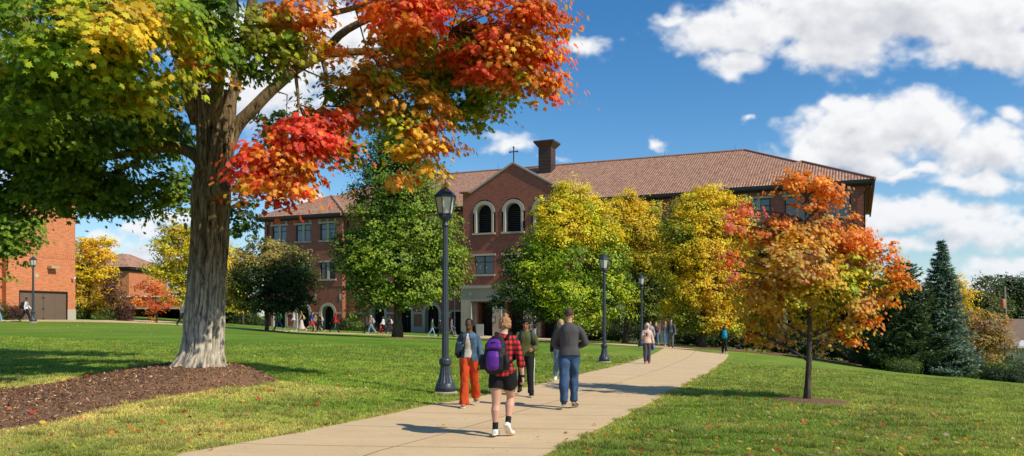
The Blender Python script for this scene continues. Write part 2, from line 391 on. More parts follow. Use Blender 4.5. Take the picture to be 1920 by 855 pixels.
def ground():
    s=np.linspace(-1,1,261); xs=np.sign(s)*(np.abs(s)*22+ (np.abs(s)**7)*900); 
    t=np.linspace(0,1,420); ys=-6+ t*95 + (t**9)*1400
    ys=np.concatenate([[-400,-100,-30,-12],ys]); X,Y=np.meshgrid(xs,ys); Z=Gv(X,Y)
    near=(Y<45)&(np.abs(X)<40)
    Z=Z-0.02*0+ .02*(vnoise(X,Y,.9,2,2)-.5)*near*(~inpoly(X,Y,main_poly))
    V=np.stack([X,Y,Z],-1).reshape(-1,3); ny,nx=X.shape
    i=np.arange(ny-1)[:,None]*nx+np.arange(nx-1)[None]; q=np.stack([i,i+1,i+nx+1,i+nx],-1).reshape(-1,4)
    C=lawncol(X,Y).reshape(-1,3)
    me=mesh_np('lawn',V,q.ravel(),np.full(len(q),4),C,True)
    m,nt,b=newmat('lawn'); a=N(nt,'ShaderNodeAttribute',attribute_name='col').outputs['Color']; tc=N(nt,'ShaderNodeTexCoord').outputs['Object']
    n=noise_n(nt,tc,1.3,8,.75); mp=N(nt,'ShaderNodeMapping'); mp.inputs['Scale'].default_value=(1,.35,1); L(nt,tc,mp.inputs[0])
    n2=noise_n(nt,mp.outputs[0],14,6,.8)
    c=mixc(nt,ramp(nt,n.outputs[0],[(.35,(0,0,0)),(.65,(1,1,1))]),a,(.8,1.15,.8),'MULTIPLY')
    k=ramp(nt,n2.outputs[0],[(.3,(.45,.45,.45)),(.7,(1.5,1.5,1.4))]); c=mixc(nt,1.0,c,k,'MULTIPLY')
    L(nt,c,b.inputs['Base Color']); b.inputs['Roughness'].default_value=.9; b.inputs['Specular IOR Level'].default_value=.1
    bump(nt,n2.outputs[0],.8,.05,b)
    tag(link('lawn',me,None,m),kind='structure')
ground()
def sky_clouds():
    RAD=2500; a0,a1=R(-52),R(52); nx,ny=1150,470; U=np.tan(np.linspace(a0,a1,nx)); Vv=np.linspace(.004,.62,ny); U,Vv=np.meshgrid(U,Vv)
    px=CX+F*U; py=HY-F*Vv
    clouds=[(1700,20,460,125,1.15),(1400,55,175,90,1.1),(1390,115,110,52,1),(1870,85,280,60,1),(1560,100,180,60,.9),(1270,45,50,20,.5),
        (1670,240,220,84,1.15),(1590,205,85,44,1),(1860,280,170,66,1.05),(1620,290,190,44,.95),(1700,322,120,16,.6),(1895,215,40,26,.45),
        (1850,335,120,30,.9),(1730,405,230,40,.95),(1840,440,150,45,.9),(1680,458,120,18,.7),(1900,500,120,32,.8),(1830,545,120,22,.7),
        (955,270,72,26,.8),(1060,296,60,12,.45),(1241,261,22,11,.6),(1402,230,20,14,.5),(1098,88,40,20,.5),
        (520,165,150,95,1),(420,60,180,90,.8),(640,60,110,80,.9),(340,410,60,16,.6),(258,431,54,14,.8),(300,470,90,26,.85),(180,450,50,26,.8),
        (300,520,260,35,.7),(560,370,60,26,.8),(-250,200,400,160,.9),(2300,250,330,220,.9),(-100,480,260,60,.8),(2350,520,300,60,.8)]
    wx=(vnoise(px,py*1.5,1/90,1,5)-.5)*90; wy=(vnoise(px,py*1.5,1/90,2,5)-.5)*50
    wx+= (vnoise(px,py*1.3,1/22,9,4)-.5)*22; wy+=(vnoise(px,py*1.3,1/22,10,4)-.5)*16
    def dens(qx,qy):
        t=np.full(qx.shape,-2.0)
        for cx,cy,rx,ry,a in clouds:
            d=(1-np.sqrt(((qx-cx)/rx)**2+((qy-cy)/ry)**2))*a; t=np.maximum(t,d)
        return t
    n=(vnoise(px,py*1.35,1/130,3,7)-.5)*1.15+(vnoise(px,py*1.2,1/26,4,5)-.5)*.5-.02
    d=dens(px+wx,py+wy)+n
    def ss(x,a,b): k=np.clip((x-a)/(b-a),0,1); return k*k*(3-2*k)
    al=ss(d,.0,.55); al=al*ss(Vv,.0,.03)
    # lighting: compare density toward the sun side (up and to the right)
    t2=np.roll(np.roll(d,-7,0),-4,1); lit=np.clip((d-t2)*1.0,-1,1)
    t3=np.roll(d,-22,0); thick=ss(np.clip(t3,0,2),.25,1.15)*.8+ .5*ss(d,.5,1.4)*(vnoise(px,py*1.6,1/170,7,3)-.25)
    sh=np.clip(.05+thick*.55-lit*.45+(vnoise(px,py*1.4,1/40,12,5)-.5)*.35,0,1)[...,None]
    C=np.array([.95,.955,.97])*(1-sh)+np.array([.44,.47,.55])*sh
    lowh=ss(Vv,.22,.0)[...,None]*.35; C=C*(1-lowh)+np.array([.68,.78,.9])*lowh
    az=np.linspace(a0,a1,nx)[None].repeat(ny,0)
    V=np.stack([np.sin(az)*RAD,np.cos(az)*RAD,Vv*RAD*np.cos(az)+CAMZ],-1).reshape(-1,3)
    i=np.arange(ny-1)[:,None]*nx+np.arange(nx-1)[None]; q=np.stack([i,i+1,i+nx+1,i+nx],-1).reshape(-1,4)
    af=al.ravel(); q=q[af[q].max(1)>.004]
    used=np.unique(q); mp=-np.ones(len(V),int); mp[used]=np.arange(len(used)); q=mp[q]
    me=mesh_np('sky_clouds',V[used],q.ravel(),np.full(len(q),4),C.reshape(-1,3)[used],True)
    c4=np.ones((len(used),4),np.float32); c4[:,:3]=af[used][:,None]; ca=me.attributes.new('alpha','FLOAT_COLOR','POINT'); ca.data.foreach_set('color',c4.ravel())
    m=bpy.data.materials.new('clouds'); m.use_nodes=True; nt=m.node_tree; nt.nodes.clear(); m.cycles.emission_sampling='NONE'
    o=N(nt,'ShaderNodeOutputMaterial'); e=N(nt,'ShaderNodeEmission'); tr=N(nt,'ShaderNodeBsdfTransparent'); mx=N(nt,'ShaderNodeMixShader')
    L(nt,N(nt,'ShaderNodeAttribute',attribute_name='col').outputs['Color'],e.inputs[0]); L(nt,N(nt,'ShaderNodeAttribute',attribute_name='alpha').outputs['Fac'],mx.inputs[0])
    L(nt,tr.outputs[0],mx.inputs[1]); L(nt,e.outputs[0],mx.inputs[2]); L(nt,mx.outputs[0],o.inputs[0])
    ob=link('sky_clouds',me,None,m); tag(ob,kind='structure')
sky_clouds()
def concretemat():
    m,nt,b=newmat('pavement'); uv=N(nt,'ShaderNodeTexCoord').outputs['UV']; tc=N(nt,'ShaderNodeTexCoord').outputs['Object']
    sp=N(nt,'ShaderNodeSeparateXYZ'); L(nt,uv,sp.inputs[0])
    v=mathn(nt,'DIVIDE',sp.outputs[1],1.9); fv=mathn(nt,'ABSOLUTE',mathn(nt,'SUBTRACT',mathn(nt,'FRACT',v),.5))
    line=mathn(nt,'GREATER_THAN',fv,.4915)
    cl=mathn(nt,'LESS_THAN',mathn(nt,'ABSOLUTE',mathn(nt,'SUBTRACT',sp.outputs[0],.5)),.0035)
    ln=mathn(nt,'MAXIMUM',line,cl)
    wn=N(nt,'ShaderNodeTexWhiteNoise',noise_dimensions='1D'); 
    L(nt,mathn(nt,'ADD',mathn(nt,'ROUND',v),mathn(nt,'MULTIPLY',mathn(nt,'GREATER_THAN',sp.outputs[0],.5),.37)),wn.inputs['W'])
    n=noise_n(nt,tc,.7,6,.65); n2=noise_n(nt,tc,60,3,.7); 
    st=N(nt,'ShaderNodeMapping'); st.inputs['Scale'].default_value=(.5,2.4,1); st.inputs['Rotation'].default_value=(0,0,.9); L(nt,tc,st.inputs[0]); n3=noise_n(nt,st.outputs[0],1.2,6,.7,.5)
    c=ramp(nt,n.outputs[0],[(.3,(.58,.41,.215)),(.7,(.70,.515,.285))])
    c=mixc(nt,mathn(nt,'MULTIPLY',wn.outputs[0],.35),c,(.55,.425,.29))
    c=mixc(nt,mathn(nt,'MULTIPLY',ramp(nt,n3.outputs[0],[(.5,(0,0,0)),(.62,(1,1,1))]),.45),c,(.50,.31,.15))
    bl=noise_n(nt,tc,2.3,5,.7); c=mixc(nt,mathn(nt,'MULTIPLY',ramp(nt,bl.outputs[0],[(.56,(0,0,0)),(.66,(1,1,1))]),.28),c,(.36,.27,.18))
    c=mixc(nt,.35,c,ramp(nt,n2.outputs[0],[(.3,(.36,.28,.19)),(.7,(.80,.60,.35))]))
    c=mixc(nt,mathn(nt,'MULTIPLY',ln,.75),c,(.12,.085,.055))
    L(nt,c,b.inputs['Base Color']); b.inputs['Roughness'].default_value=.9; b.inputs['Specular IOR Level'].default_value=.25
    bump(nt,mathn(nt,'SUBTRACT',n2.outputs[0],mathn(nt,'MULTIPLY',ln,2)),.35,.01,b); return m
M['pave']=concretemat()
def pave(name,A,B,lift,nx=8,n=None,thick=True):
    A=np.array(A);B=np.array(B); n=n or 120
    def rs(P):
        seg=np.hypot(*(P[1:]-P[:-1]).T); s=np.concatenate([[0],np.cumsum(seg)])/seg.sum(); t=np.linspace(0,1,n)
        return np.stack([np.interp(t,s,P[:,0]),np.interp(t,s,P[:,1])],1)
    A=rs(A);B=rs(B); c=(A+B)/2; ln=np.concatenate([[0],np.cumsum(np.hypot(*(c[1:]-c[:-1]).T))])
    k=np.linspace(0,1,nx+1); P=A[:,None]*(1-k[None,:,None])+B[:,None]*k[None,:,None]
    Z=Gv(P[...,0],P[...,1])+lift
    V=np.concatenate([P,Z[...,None]],-1)
    # skirts
    V=np.concatenate([V[:,:1]-np.array([0,0,.15]),V,V[:,-1:]-np.array([0,0,.15])],1); kk=np.concatenate([[0],k,[1]])
    ny,mx=V.shape[:2]; i=np.arange(ny-1)[:,None]*mx+np.arange(mx-1)[None]; q=np.stack([i,i+1,i+mx+1,i+mx],-1).reshape(-1,4)
    UV=np.stack([np.broadcast_to(kk[None],(ny,mx)),np.broadcast_to(ln[:,None],(ny,mx))],-1).reshape(-1,2)
    me=mesh_np(name,V.reshape(-1,3),q.ravel(),np.full(len(q),4),uvs=UV[q.ravel()])
    tag(link(name,me,None,M['pave']),kind='structure')
pave('path',Lp[:],Rp[:],.03,10,200)
pave('walkway',wb,wa,.036,6,160)
pave('entrance_pavement',[(-3.2,67),(-4.8,82.5)],[(3.0,63.5),(4.9,78.5)],.042,8,30)
pave('garage_pavement',[(-38.2,60.2),(-35.5,66.5)],[(-30.5,60),(-31.5,80)],.042,6,20)
_pm=M['pave']; M['pave']=None
def mstrip():
    A=[(9.5,53.5),(13.5,52.5),(19,53),(24,54),(30,55.5)]; B=[(8,60),(13.5,59.5),(19,60),(24,61),(30,62)]
    M['pave']=M['mulch']; pave('mulch_strip',A,B,.05,8,30); M['pave']=_pm
mulch_later=mstrip
PA=resample(Lp,.1); 
M['pave']=_pm
def onpave(x,y): return inpoly(x,y,main_poly)|inpoly(x,y,walk_poly)|inpoly(x,y,apron_poly)

# ------------------------------------------------------------------ mulch bed
def mulchz(x,y):
    d=polydist(x,y,mulch_poly); ins=inpoly(x,y,mulch_poly); h=np.clip(d/.9,0,1); h=h*h*(3-2*h)*.13-.0
    rt=np.hypot(x-TREE[0],y-TREE[1]); m=.16*np.exp(-(rt/1.9)**2)
    return np.where(ins,h+m*np.clip(d/.5,0,1)+.015+.035*(vnoise(x,y,3.5,8,3)-.5)*np.clip(d/.2,0,1),-.06)
def mulchmat():
    m,nt,b=newmat('mulch'); tc=N(nt,'ShaderNodeTexCoord').outputs['Object']
    v=N(nt,'ShaderNodeTexVoronoi'); v.inputs['Scale'].default_value=38; L(nt,tc,v.inputs['Vector'])
    n=noise_n(nt,tc,30,6,.8); n2=noise_n(nt,tc,.8,3)
    c=ramp(nt,n.outputs[0],[(.3,(.03,.014,.008)),(.45,(.24,.125,.065)),(.62,(.36,.21,.115)),(.8,(.5,.35,.21))])
    c=mixc(nt,mathn(nt,'MULTIPLY',n2.outputs[0],.4),c,(.05,.022,.015))
    L(nt,c,b.inputs['Base Color']); b.inputs['Roughness'].default_value=.95; bump(nt,v.outputs[0],1,.04,b); return m
M['mulch']=mulchmat()
xs=np.arange(-20,-4.6,.12); ys=np.arange(8,19.6,.12); X,Y=np.meshgrid(xs,ys); Z=Gv(X,Y)+mulchz(X,Y)
ny,nx=X.shape; i=np.arange(ny-1)[:,None]*nx+np.arange(nx-1)[None]; q=np.stack([i,i+1,i+nx+1,i+nx],-1).reshape(-1,4)
keep=(Z-Gv(X,Y)).ravel()[q].max(1)>-.05; q=q[keep]
tag(link('mulch_bed',mesh_np('mulch_bed',np.stack([X,Y,Z],-1).reshape(-1,3),q.ravel(),np.full(len(q),4),smooth=True),None,M['mulch']),kind='structure')
rng=np.random.default_rng(5)
def cards(name,P,Nn,sx,sy,C,mat,template,rot=None,curl=0.0,rng=rng,parent=None):
    """many small faces: P positions, Nn normals, template (K,2)"""
    n=len(P); T=np.array(template,float); K=len(T)
    Nn=Nn/ (np.linalg.norm(Nn,axis=1)[:,None]+1e-9)
    if rot is None:
        ref=rng.normal(size=(n,3))
    else: ref=rot
    a=ref-Nn*(ref*Nn).sum(1)[:,None]; a/=np.linalg.norm(a,axis=1)[:,None]+1e-9; b=np.cross(Nn,a)
    sx=np.broadcast_to(np.asarray(sx,float),(n,)); sy=np.broadcast_to(np.asarray(sy,float),(n,))
    V=P[:,None]+a[:,None]*(T[None,:,0,None]*sx[:,None,None])+b[:,None]*(T[None,:,1,None]*sy[:,None,None])
    if curl:
        r2=(T**2).sum(1); cr=curl*rng.uniform(.3,1.6,n)*np.maximum(sx,sy)
        V=V-Nn[:,None]*(r2[None,:,None]*cr[:,None,None])
    me=mesh_np(name,V.reshape(-1,3),np.arange(n*K),np.full(n,K),np.repeat(C,K,0))
    return link(name,me,parent,mat)
MAPLE=[(0,-.38),(.12,-.28),(.36,-.36),(.30,-.14),(.60,.08),(.30,.12),(.30,.34),(.12,.26),(0,.62),(-.12,.26),(-.30,.34),(-.30,.12),(-.60,.08),(-.30,-.14),(-.36,-.36),(-.12,-.28)]
OVAL=[(0,-.5),(.26,-.1),(.2,.25),(0,.5),(-.2,.25),(-.26,-.1)]
DIA=[(0,-.5),(.32,0),(0,.5),(-.32,0)]
TRI=[(-.5,0),(.5,0),(0,1)]
def chips():
    n=60000; x=rng.uniform(-19,-4.6,n); y=rng.uniform(9,19.4,n); k=inpoly(x,y,mulch_poly)&(mulchz(x,y)>.02); x=x[k];y=y[k]; n=len(x)
    P=np.stack([x,y,Gv(x,y)+mulchz(x,y)+rng.uniform(0,.02,n)],1); Nn=rng.normal(size=(n,3))*.55+[0,0,1]
    base=np.array([[.16,.078,.04],[.27,.135,.07],[.38,.215,.115],[.07,.035,.02],[.62,.46,.32]])*1.15; C=base[rng.choice(5,n,p=[.35,.3,.15,.16,.04])]*rng.uniform(.7,1.3,(n,1))
    m=attrmat('mulch_chips',.95,.1)
    tag(cards('mulch_chips',P,Nn,rng.uniform(.015,.04,n),rng.uniform(.04,.13,n),C,m,DIA),'loose dark bark chips lying over the mulch around the big maple','mulch chips',kind='stuff')
chips()
def mound(px,py,D,r,label):
    x0=(px-CX)/F*D; y0=D; a=np.linspace(0,2*math.pi,28,endpoint=False); vs=[(x0,y0,G(x0,y0)+.07)];fs=[]
    for j,rr in enumerate((.45,.8,1.0,1.05)):
        for i,t in enumerate(a):
            x=x0+math.cos(t)*r*rr*(1+.12*math.sin(3*t)); y=y0+math.sin(t)*r*rr*(1+.1*math.cos(2*t)); vs.append((x,y,G(x,y)+(.065,.045,.012,-.05)[j]))
    for i in range(28): fs.append([0,1+i,1+(i+1)%28])
    for j in range(3):
        for i in range(28): fs.append([1+j*28+i,1+(j+1)*28+i,1+(j+1)*28+(i+1)%28,1+j*28+(i+1)%28])
    mb=MB().add(vs,fs,smooth=True); o=mb.build('mulch_ring',M['mulch']); tag(o,kind='structure')
mulch_later()
mound(1525,757,17.4,.8,''); mound(745,632,55,1.3,''); mound(500,620,62,1.2,'')

# ------------------------------------------------------------------ grass blades + fallen leaves
class Samp:
    def __init__(s,fn,x0,x1,y0,y1,st):
        s.x0,s.y0,s.st=x0,y0,st; s.nx=int((x1-x0)/st)+2; s.ny=int((y1-y0)/st)+2
        X,Y=np.meshgrid(x0+np.arange(s.nx)*st,y0+np.arange(s.ny)*st); s.T=fn(X,Y)
    def __call__(s,x,y):
        u=np.clip((x-s.x0)/s.st,0,s.nx-1.001); v=np.clip((y-s.y0)/s.st,0,s.ny-1.001); i=u.astype(int); j=v.astype(int); a=u-i; b=v-j
        if s.T.ndim==3: a=a[:,None]; b=b[:,None]
        return (s.T[j,i]*(1-a)+s.T[j,i+1]*a)*(1-b)+(s.T[j+1,i]*(1-a)+s.T[j+1,i+1]*a)*b
SP=Samp(lambda x,y:polydist(x,y,main_poly),-28,28,8,42,.1); SG=Samp(Gv,-28,28,8,42,.25); SC=Samp(lawncol,-28,28,8,42,.12); SM=Samp(lambda x,y:polydist(x,y,mulch_poly)*np.where(inpoly(x,y,mulch_poly),1,-1),-28,28,8,42,.1)
def grass():
    rg=np.random.default_rng(11); n=1500000
    D=9.0+ (rg.random(n)**2.0)*30; x=rg.uniform(-.67,.67,n)*D; 
    k=(~inpoly(x,D,main_poly))|(SP(x,D)<.07*rg.random(n)*2*vnoise(x,D,2.5,21,2)+.01); k&=SM(x,D)<.05+.25*vnoise(x,D,3.0,14,2); 
    k&=np.hypot(x-6.55,D-17.4)>.55
    k&=vnoise(x,D,2.2,4,3)>.18+.2*rg.random(n)*0
    x=x[k];y=D[k];n=len(x)
    C=SC(x,y)*rg.uniform(1.0,3.0,(n,1))*np.array([1.05,1,.9]); straw=rg.random(n)<.10; C[straw]=np.array([.32,.27,.12])*rg.uniform(.7,1.3,(straw.sum(),1))
    # tufts darker/longer here and there
    tn=vnoise(x,y,3.1,6,2); h=rg.uniform(.022,.05,n)*(1+.9*(tn>.62)); C*=np.where(tn>.62,.8,1.0)[:,None]
    z=SG(x,y)-.005; w=.0035+.00042*y
    ang=rg.uniform(0,6.283,n); lean=rg.uniform(.1,1.1,n)*h; la=rg.uniform(0,6.283,n)
    a=np.stack([np.cos(ang)*w,np.sin(ang)*w,0*w],1); P=np.stack([x,y,z],1)
    tip=P+np.stack([np.cos(la)*lean,np.sin(la)*lean,h],1)
    V=np.stack([P-a,P+a,tip],1).reshape(-1,3)
    cc=np.repeat(C,3,0); 
    me=mesh_np('grass_blades',V,np.arange(3*n),np.full(n,3),cc)
    tag(link('grass_blades',me,None,M['grassblade']),'short mown grass blades on the near lawn either side of the path','grass',kind='stuff')
grass()
def fallen():
    rg=np.random.default_rng(3); P=[];C=[];S=[];Nn=[]
    pal=np.array([[.8,.25,.04],[.75,.08,.04],[.85,.6,.07],[.65,.38,.18],[.55,.24,.13],[.8,.58,.4]])
    def sc(n,D0,D1,xa,xb,pw,sz,dens=None):
        D=D0+rg.random(n)**pw*(D1-D0); x=rg.uniform(xa,xb,n)*D
        k=~onpave(x,D)|(rg.random(n)<.04)
        if dens is not None: k&=dens(x,D)*np.clip((vnoise(x,D,1.1,17,3)-.3)*3,.1,1.4)>rg.random(n)
        x=x[k];y=D[k]; m=len(x)
        P.append(np.stack([x,y,Gv(x,y)+.045+rg.uniform(0,.015,m)+np.maximum(mulchz(x,y),0)],1)); C.append(pal[rg.choice(6,m,p=[.2,.14,.2,.2,.12,.14])]*rg.uniform(.6,1.2,(m,1)))
        S.append(rg.uniform(.5,1.1,m)*sz); q=rg.normal(size=(m,3))*.45; q[:,2]=1; Nn.append(q)
    sc(2600,9.2,26,.02,.66,1.6,.085,lambda x,y:np.maximum(np.clip(1.15-np.hypot((x-3.6)/4,(y-12.5)/6),.12,1),np.clip(1.2-np.hypot((x-6.2)/2.5,(y-15.5)/2.5),0,1)))
    sc(650,9.2,30,-.66,.05,1.6,.09)
    sc(900,26,60,-.6,.45,1.0,.07); sc(160,11,24,.02,.6,1.3,.08)
    P=np.concatenate(P);C=np.concatenate(C);S=np.concatenate(S);Nn=np.concatenate(Nn)
    tag(cards('fallen_leaves',P,Nn,S,S,C,M['leaf'],MAPLE,curl=.35,rng=rg),'scattered fallen autumn leaves lying over the lawns','fallen leaves',kind='stuff')
    n=700; D=9.5+rg.random(n)**1.5*30; x=rg.uniform(-.5,.4,n)*D; k=inpoly(x,D,main_poly); x=x[k];y=D[k];n=len(x)
    Pp=np.stack([x,y,Gv(x,y)+.034],1); Cc=np.array([[.14,.08,.05]])*rg.uniform(.5,2,(n,1)); q=rg.normal(size=(n,3))*.2;q[:,2]=1
    tag(cards('leaf_litter',Pp,q,rg.uniform(.008,.03,n),rg.uniform(.01,.04,n),Cc,M['leaf'],OVAL,rng=rg),'brown crumbs of dry leaves and twigs on the concrete path','leaf litter',kind='stuff')
fallen()

# ------------------------------------------------------------------ the main building
AY=math.radians(23.4); UX=np.array([math.cos(AY),-math.sin(AY)]); VX=np.array([-math.sin(AY),-math.cos(AY)])
B0=np.array([1.12,81.75])
def build_main():
    root=empty('campus_building',(B0[0],B0[1],0),'long three storey red brick building with clay tile roof, central gable and arches','building')
    root.rotation_euler=(0,0,-AY)
    # local frame: x = along the facade, y = into the building (so v = -y)
    def P3(u,v,z): return (u,-v,z)
    def part(name,mb,mat,par=root): return mb.build(name,mat,par)
    ZE=13.15; ZB=-3.0
    def wall(mb,v,u0,u1,z0,z1,ops):
        """wall on plane v with openings (ua,ub,za,zb,arched)"""
        us=sorted({u0,u1,*[k for o in ops for k in o[:2]]}); zs=sorted({z0,z1,*[k for o in ops for k in o[2:4]]})
        for a,b in zip(us[:-1],us[1:]):
            for c,d in zip(zs[:-1],zs[1:]):
                mu,mz=(a+b)/2,(c+d)/2
                if any(o[0]<mu<o[1] and o[2]<mz<o[3] for o in ops): continue
                mb.poly([P3(a,v,c),P3(b,v,c),P3(b,v,d),P3(a,v,d)],[(a,c),(b,c),(b,d),(a,d)])
        for o in ops:
            if len(o)>4 and o[4]:
                ua,ub,za,zb=o[:4]; r=(ub-ua)/2; cu=(ua+ub)/2; zs_=zb-r; n=10
                for s in (-1,1):
                    pts=[(cu+s*r*math.cos(t),zs_+r*math.sin(t)) for t in np.linspace(0,math.pi/2,n)]
                    crn=(cu+s*r,zb)
                    for p,q in zip(pts[:-1],pts[1:]):
                        tri=[crn,p,q] if s<0 else [crn,q,p]
                        mb.poly([P3(x,v,z) for x,z in tri],tri)
    def cbox(mb,u,v,z,du,dv,dz): mb.box((u,-v,z),(du,dv,dz))
    def arch_ring(mb,cu,v,zs,r0,r1,zb,depth,proud=.06,hood=0,leg=True):
        """limestone surround: ring + jambs, with reveal going in by depth"""
        n=16; T=np.linspace(0,math.pi,n+1); f=v+proud; bck=v-depth
        o=[(cu+(r1+hood)*math.cos(t),zs+(r1+hood)*math.sin(t)) for t in T]; i=[(cu+r0*math.cos(t),zs+r0*math.sin(t)) for t in T]
        if leg:
            o=[(cu+r1,zb)]+([(cu+r1,zs-.001)] if hood else [])+o+([(cu-r1,zs-.001)] if hood else [])+[(cu-r1,zb)]
            i=[(cu+r0,zb)]+([(cu+r0,zs-.001)] if hood else [])+i+([(cu-r0,zs-.001)] if hood else [])+[(cu-r0,zb)]
        for k in range(len(o)-1):
            mb.quad(P3(i[k][0],f,i[k][1]),P3(o[k][0],f,o[k][1]),P3(o[k+1][0],f,o[k+1][1]),P3(i[k+1][0],f,i[k+1][1]))
            mb.quad(P3(o[k][0],f,o[k][1]),P3(o[k][0],v-.02,o[k][1]),P3(o[k+1][0],v-.02,o[k+1][1]),P3(o[k+1][0],f,o[k+1][1]))
            mb.quad(P3(i[k][0],f,i[k][1]),P3(i[k+1][0],f,i[k+1][1]),P3(i[k+1][0],bck,i[k+1][1]),P3(i[k][0],bck,i[k][1]))
    def window(u,v,za,zb,wd,pair=True,mat='blind',dark=False):
        fr=MB(); d=.16; w2=wd/2
        # reveals in brick depth then frame
        for s in (-1,1): cbox(fr,u+s*(w2-.035),v-d,(za+zb)/2,.07,.08,zb-za)
        cbox(fr,u,v-d,zb-.035,wd-.142,.08,.07); cbox(fr,u,v-d,za+.035,wd-.142,.08,.07)
        zt=za+(zb-za)*.66
        for s in ((-1,1) if pair else (0,)):
            cw=(w2-.07-.15) if pair else wd-.142
            cbox(fr,u+s*(.15+cw/2) ,v-d,zt,cw-.004,.07,.06)
            if not pair: cbox(fr,u,v-d+.002,(za+zb)/2,.08,.07,zb-za-.142)
        f=part('window',fr,M['bronze'])
        if pair:
            mm=MB(); cbox(mm,u,v-d+.03,(za+zb)/2,.28,.16,zb-za-.002); mm.build('mullion',M['stone'],f)
        for s in (-1,1):
            gl=MB(); cbox(gl,u+s*wd/4,v-d-.03,(za+zb)/2,wd/2-.1,.02,zb-za-.1); gl.build('pane',M[mat],f)
        rv=MB()
        for s in (-1,1): rv=MB(); cbox(rv,u+s*(w2+.02),v-.17,(za+zb)/2,.04,.34,zb-za); rv.build('reveal',M['brick'],f)
        li=MB(); cbox(li,u,v-.06,zb+.1,wd+.5,.3,.2)
        for s in ((-1,0,1) if pair else ()): cbox(li,u+s*(w2+.02),v-.05,zb+.36,.24,.26,.26) if zb>11 else None
        li.build('lintel',M['stone'],f)
        si=MB(); cbox(si,u,v-.04,za-.09,wd+.34,.4,.18); si.build('sill',M['stone'],f)
        bk=MB(); cbox(bk,u,v-.7,(za+zb)/2,wd+.3,.02,zb-za+.3); bk.build('dark_room_sheet',M['dark'],f)
        return f
    def doorarch(u,v,zb):
        mb=MB(); arch_ring(mb,u,v,2.3,.84,1.16,-1.5,.75,.05); a=part('arch',mb,M['stone'])
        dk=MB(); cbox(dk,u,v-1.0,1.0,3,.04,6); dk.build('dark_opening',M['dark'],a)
        dr=MB()
        for k in (-.55,0,.55): cbox(dr,u+k,v-.7,1.0,.07,.06,4.2)
        cbox(dr,u,v-.7,2.35,1.6,.06,.09); dr.build('door_frame',M['bronze'],a)
    def winops(us,v,wd,rows): return [(u-wd/2,u+wd/2,a,b) for u in us for a,b in rows]
    rows=[(6.15,8.05),(10.55,12.45)]
    secs=[]  # (v,u0,u1,bays)
    secs.append((.75,-32.6,-21.6,[-30.4,-27,-23.6]))
    secs.append((0,-21.6,-5.6,[-17.4,-14.0,-10.6]))
    secs.append((0,5.6,21.1,[9.4,13.0,16.6]))
    secs.append((.75,21.1,32.0,[23.2,26.5,29.8]))
    bands=MB(); base=MB()
    for v,u0,u1,bays in secs:
        mb=MB(); ops=winops(bays,v,2.05,rows)+[(b-1.0,b+1.0,ZB,3.3,True) for b in bays]
        extra=[]
        if u1==-5.6: extra=[-7.4]; ops+=[(-8.15,-6.65,ZB,2.4)]
        wall(mb,v,u0,u1,ZB,ZE,ops); part('wall',mb,M['brick'])
        for b in bays:
            window(b,v,*rows[0],2.05,mat='glass'); window(b,v,*rows[1],2.05,mat='blind'); doorarch(b,v,0)
        if extra:
            d=MB(); cbox(d,-7.4,v-.6,1,1.9,.04,6); part('dark_side_doorway',d,M['dark'])
            q=MB(); cbox(q,-7.4,v+.0,2.5,1.9,.3,.2); part('limestone_band',q,M['stone'])
        # limestone band at the arch spring and plinth between arches
        e=[u0]+[k for b in bays for k in (b-1.16,b+1.16)]+[u1]
        for a,b in zip(e[0::2],e[1::2]):
            if extra and a<-7.4<b: b=-8.2
            q=MB(); cbox(q,(a+b)/2,v+.02,2.28,b-a,.1,.2); part('limestone_band',q,M['stone']); q=MB(); cbox(q,(a+b)/2,v+.03,-.6+.45*(u0<0),b-a,.12,1.9); part('plinth',q,M['stone_dk'])
        q=MB(); cbox(q,(u0+u1)/2,v+.01,5.35,u1-u0,.06,.12); part('limestone_band',q,M['brick'])
        for b in bays:
            for s in (-1.7,1.7):
                if u0<b+s<u1 and s>0: (lambda q:(cbox(q,b+s,v+.01,4.1,.22,.08,.75),part('stone_block',q,M['stone'])))(MB())
    pass
    # wing sides, end walls, back
    sd=MB()
    for u,va,vb in ((-32.6,.75,-23),(32.0,.75,-23),(-21.6,.75,0),(21.1,.75,0)):
        sd.poly([P3(u,va,ZB),P3(u,vb,ZB),P3(u,vb,ZE),P3(u,va,ZE)],[(va,ZB),(vb,ZB),(vb,ZE),(va,ZE)])
    sd.poly([P3(-32.6,-23,ZB),P3(32,-23,ZB),P3(32,-23,ZE),P3(-32.6,-23,ZE)],[(-32,ZB),(32,ZB),(32,ZE),(-32,ZE)])
    part('side_wall',sd,M['brick'])
    # roof: main hip
    ov=.75; ze=13.45; pt=.485
    def face(mb,pts,eave):
        e=np.array(eave,float); e/=np.linalg.norm(e); p0=np.array(pts[0]); up=None
        n=np.cross(np.array(pts[1])-p0,np.array(pts[2])-p0); n/=np.linalg.norm(n); w=np.cross(n,e)
        mb.poly(pts,[(float(np.dot(np.array(p)-p0,e)),float(np.dot(np.array(p)-p0,w))) for p in pts])
    uL,uR=-32.6-ov,32.0+ov; vF,vB=ov,-23-ov; hd=(vF-vB)/2; vr=(vF+vB)/2; zr=ze+hd*pt
    rf=MB()
    def PP(u,v,z): return np.array(P3(u,v,z))
    face(rf,[PP(uL,vF,ze),PP(uR,vF,ze),PP(uR-hd,vr,zr),PP(uL+hd,vr,zr)],(1,0,0))
    face(rf,[PP(uR,vB,ze),PP(uL,vB,ze),PP(uL+hd,vr,zr),PP(uR-hd,vr,zr)],(1,0,0))
    face(rf,[PP(uR,vF,ze),PP(uR,vB,ze),PP(uR-hd,vr,zr)],(0,1,0)); face(rf,[PP(uL,vB,ze),PP(uL,vF,ze),PP(uL+hd,vr,zr)],(0,1,0))
    caps=MB()
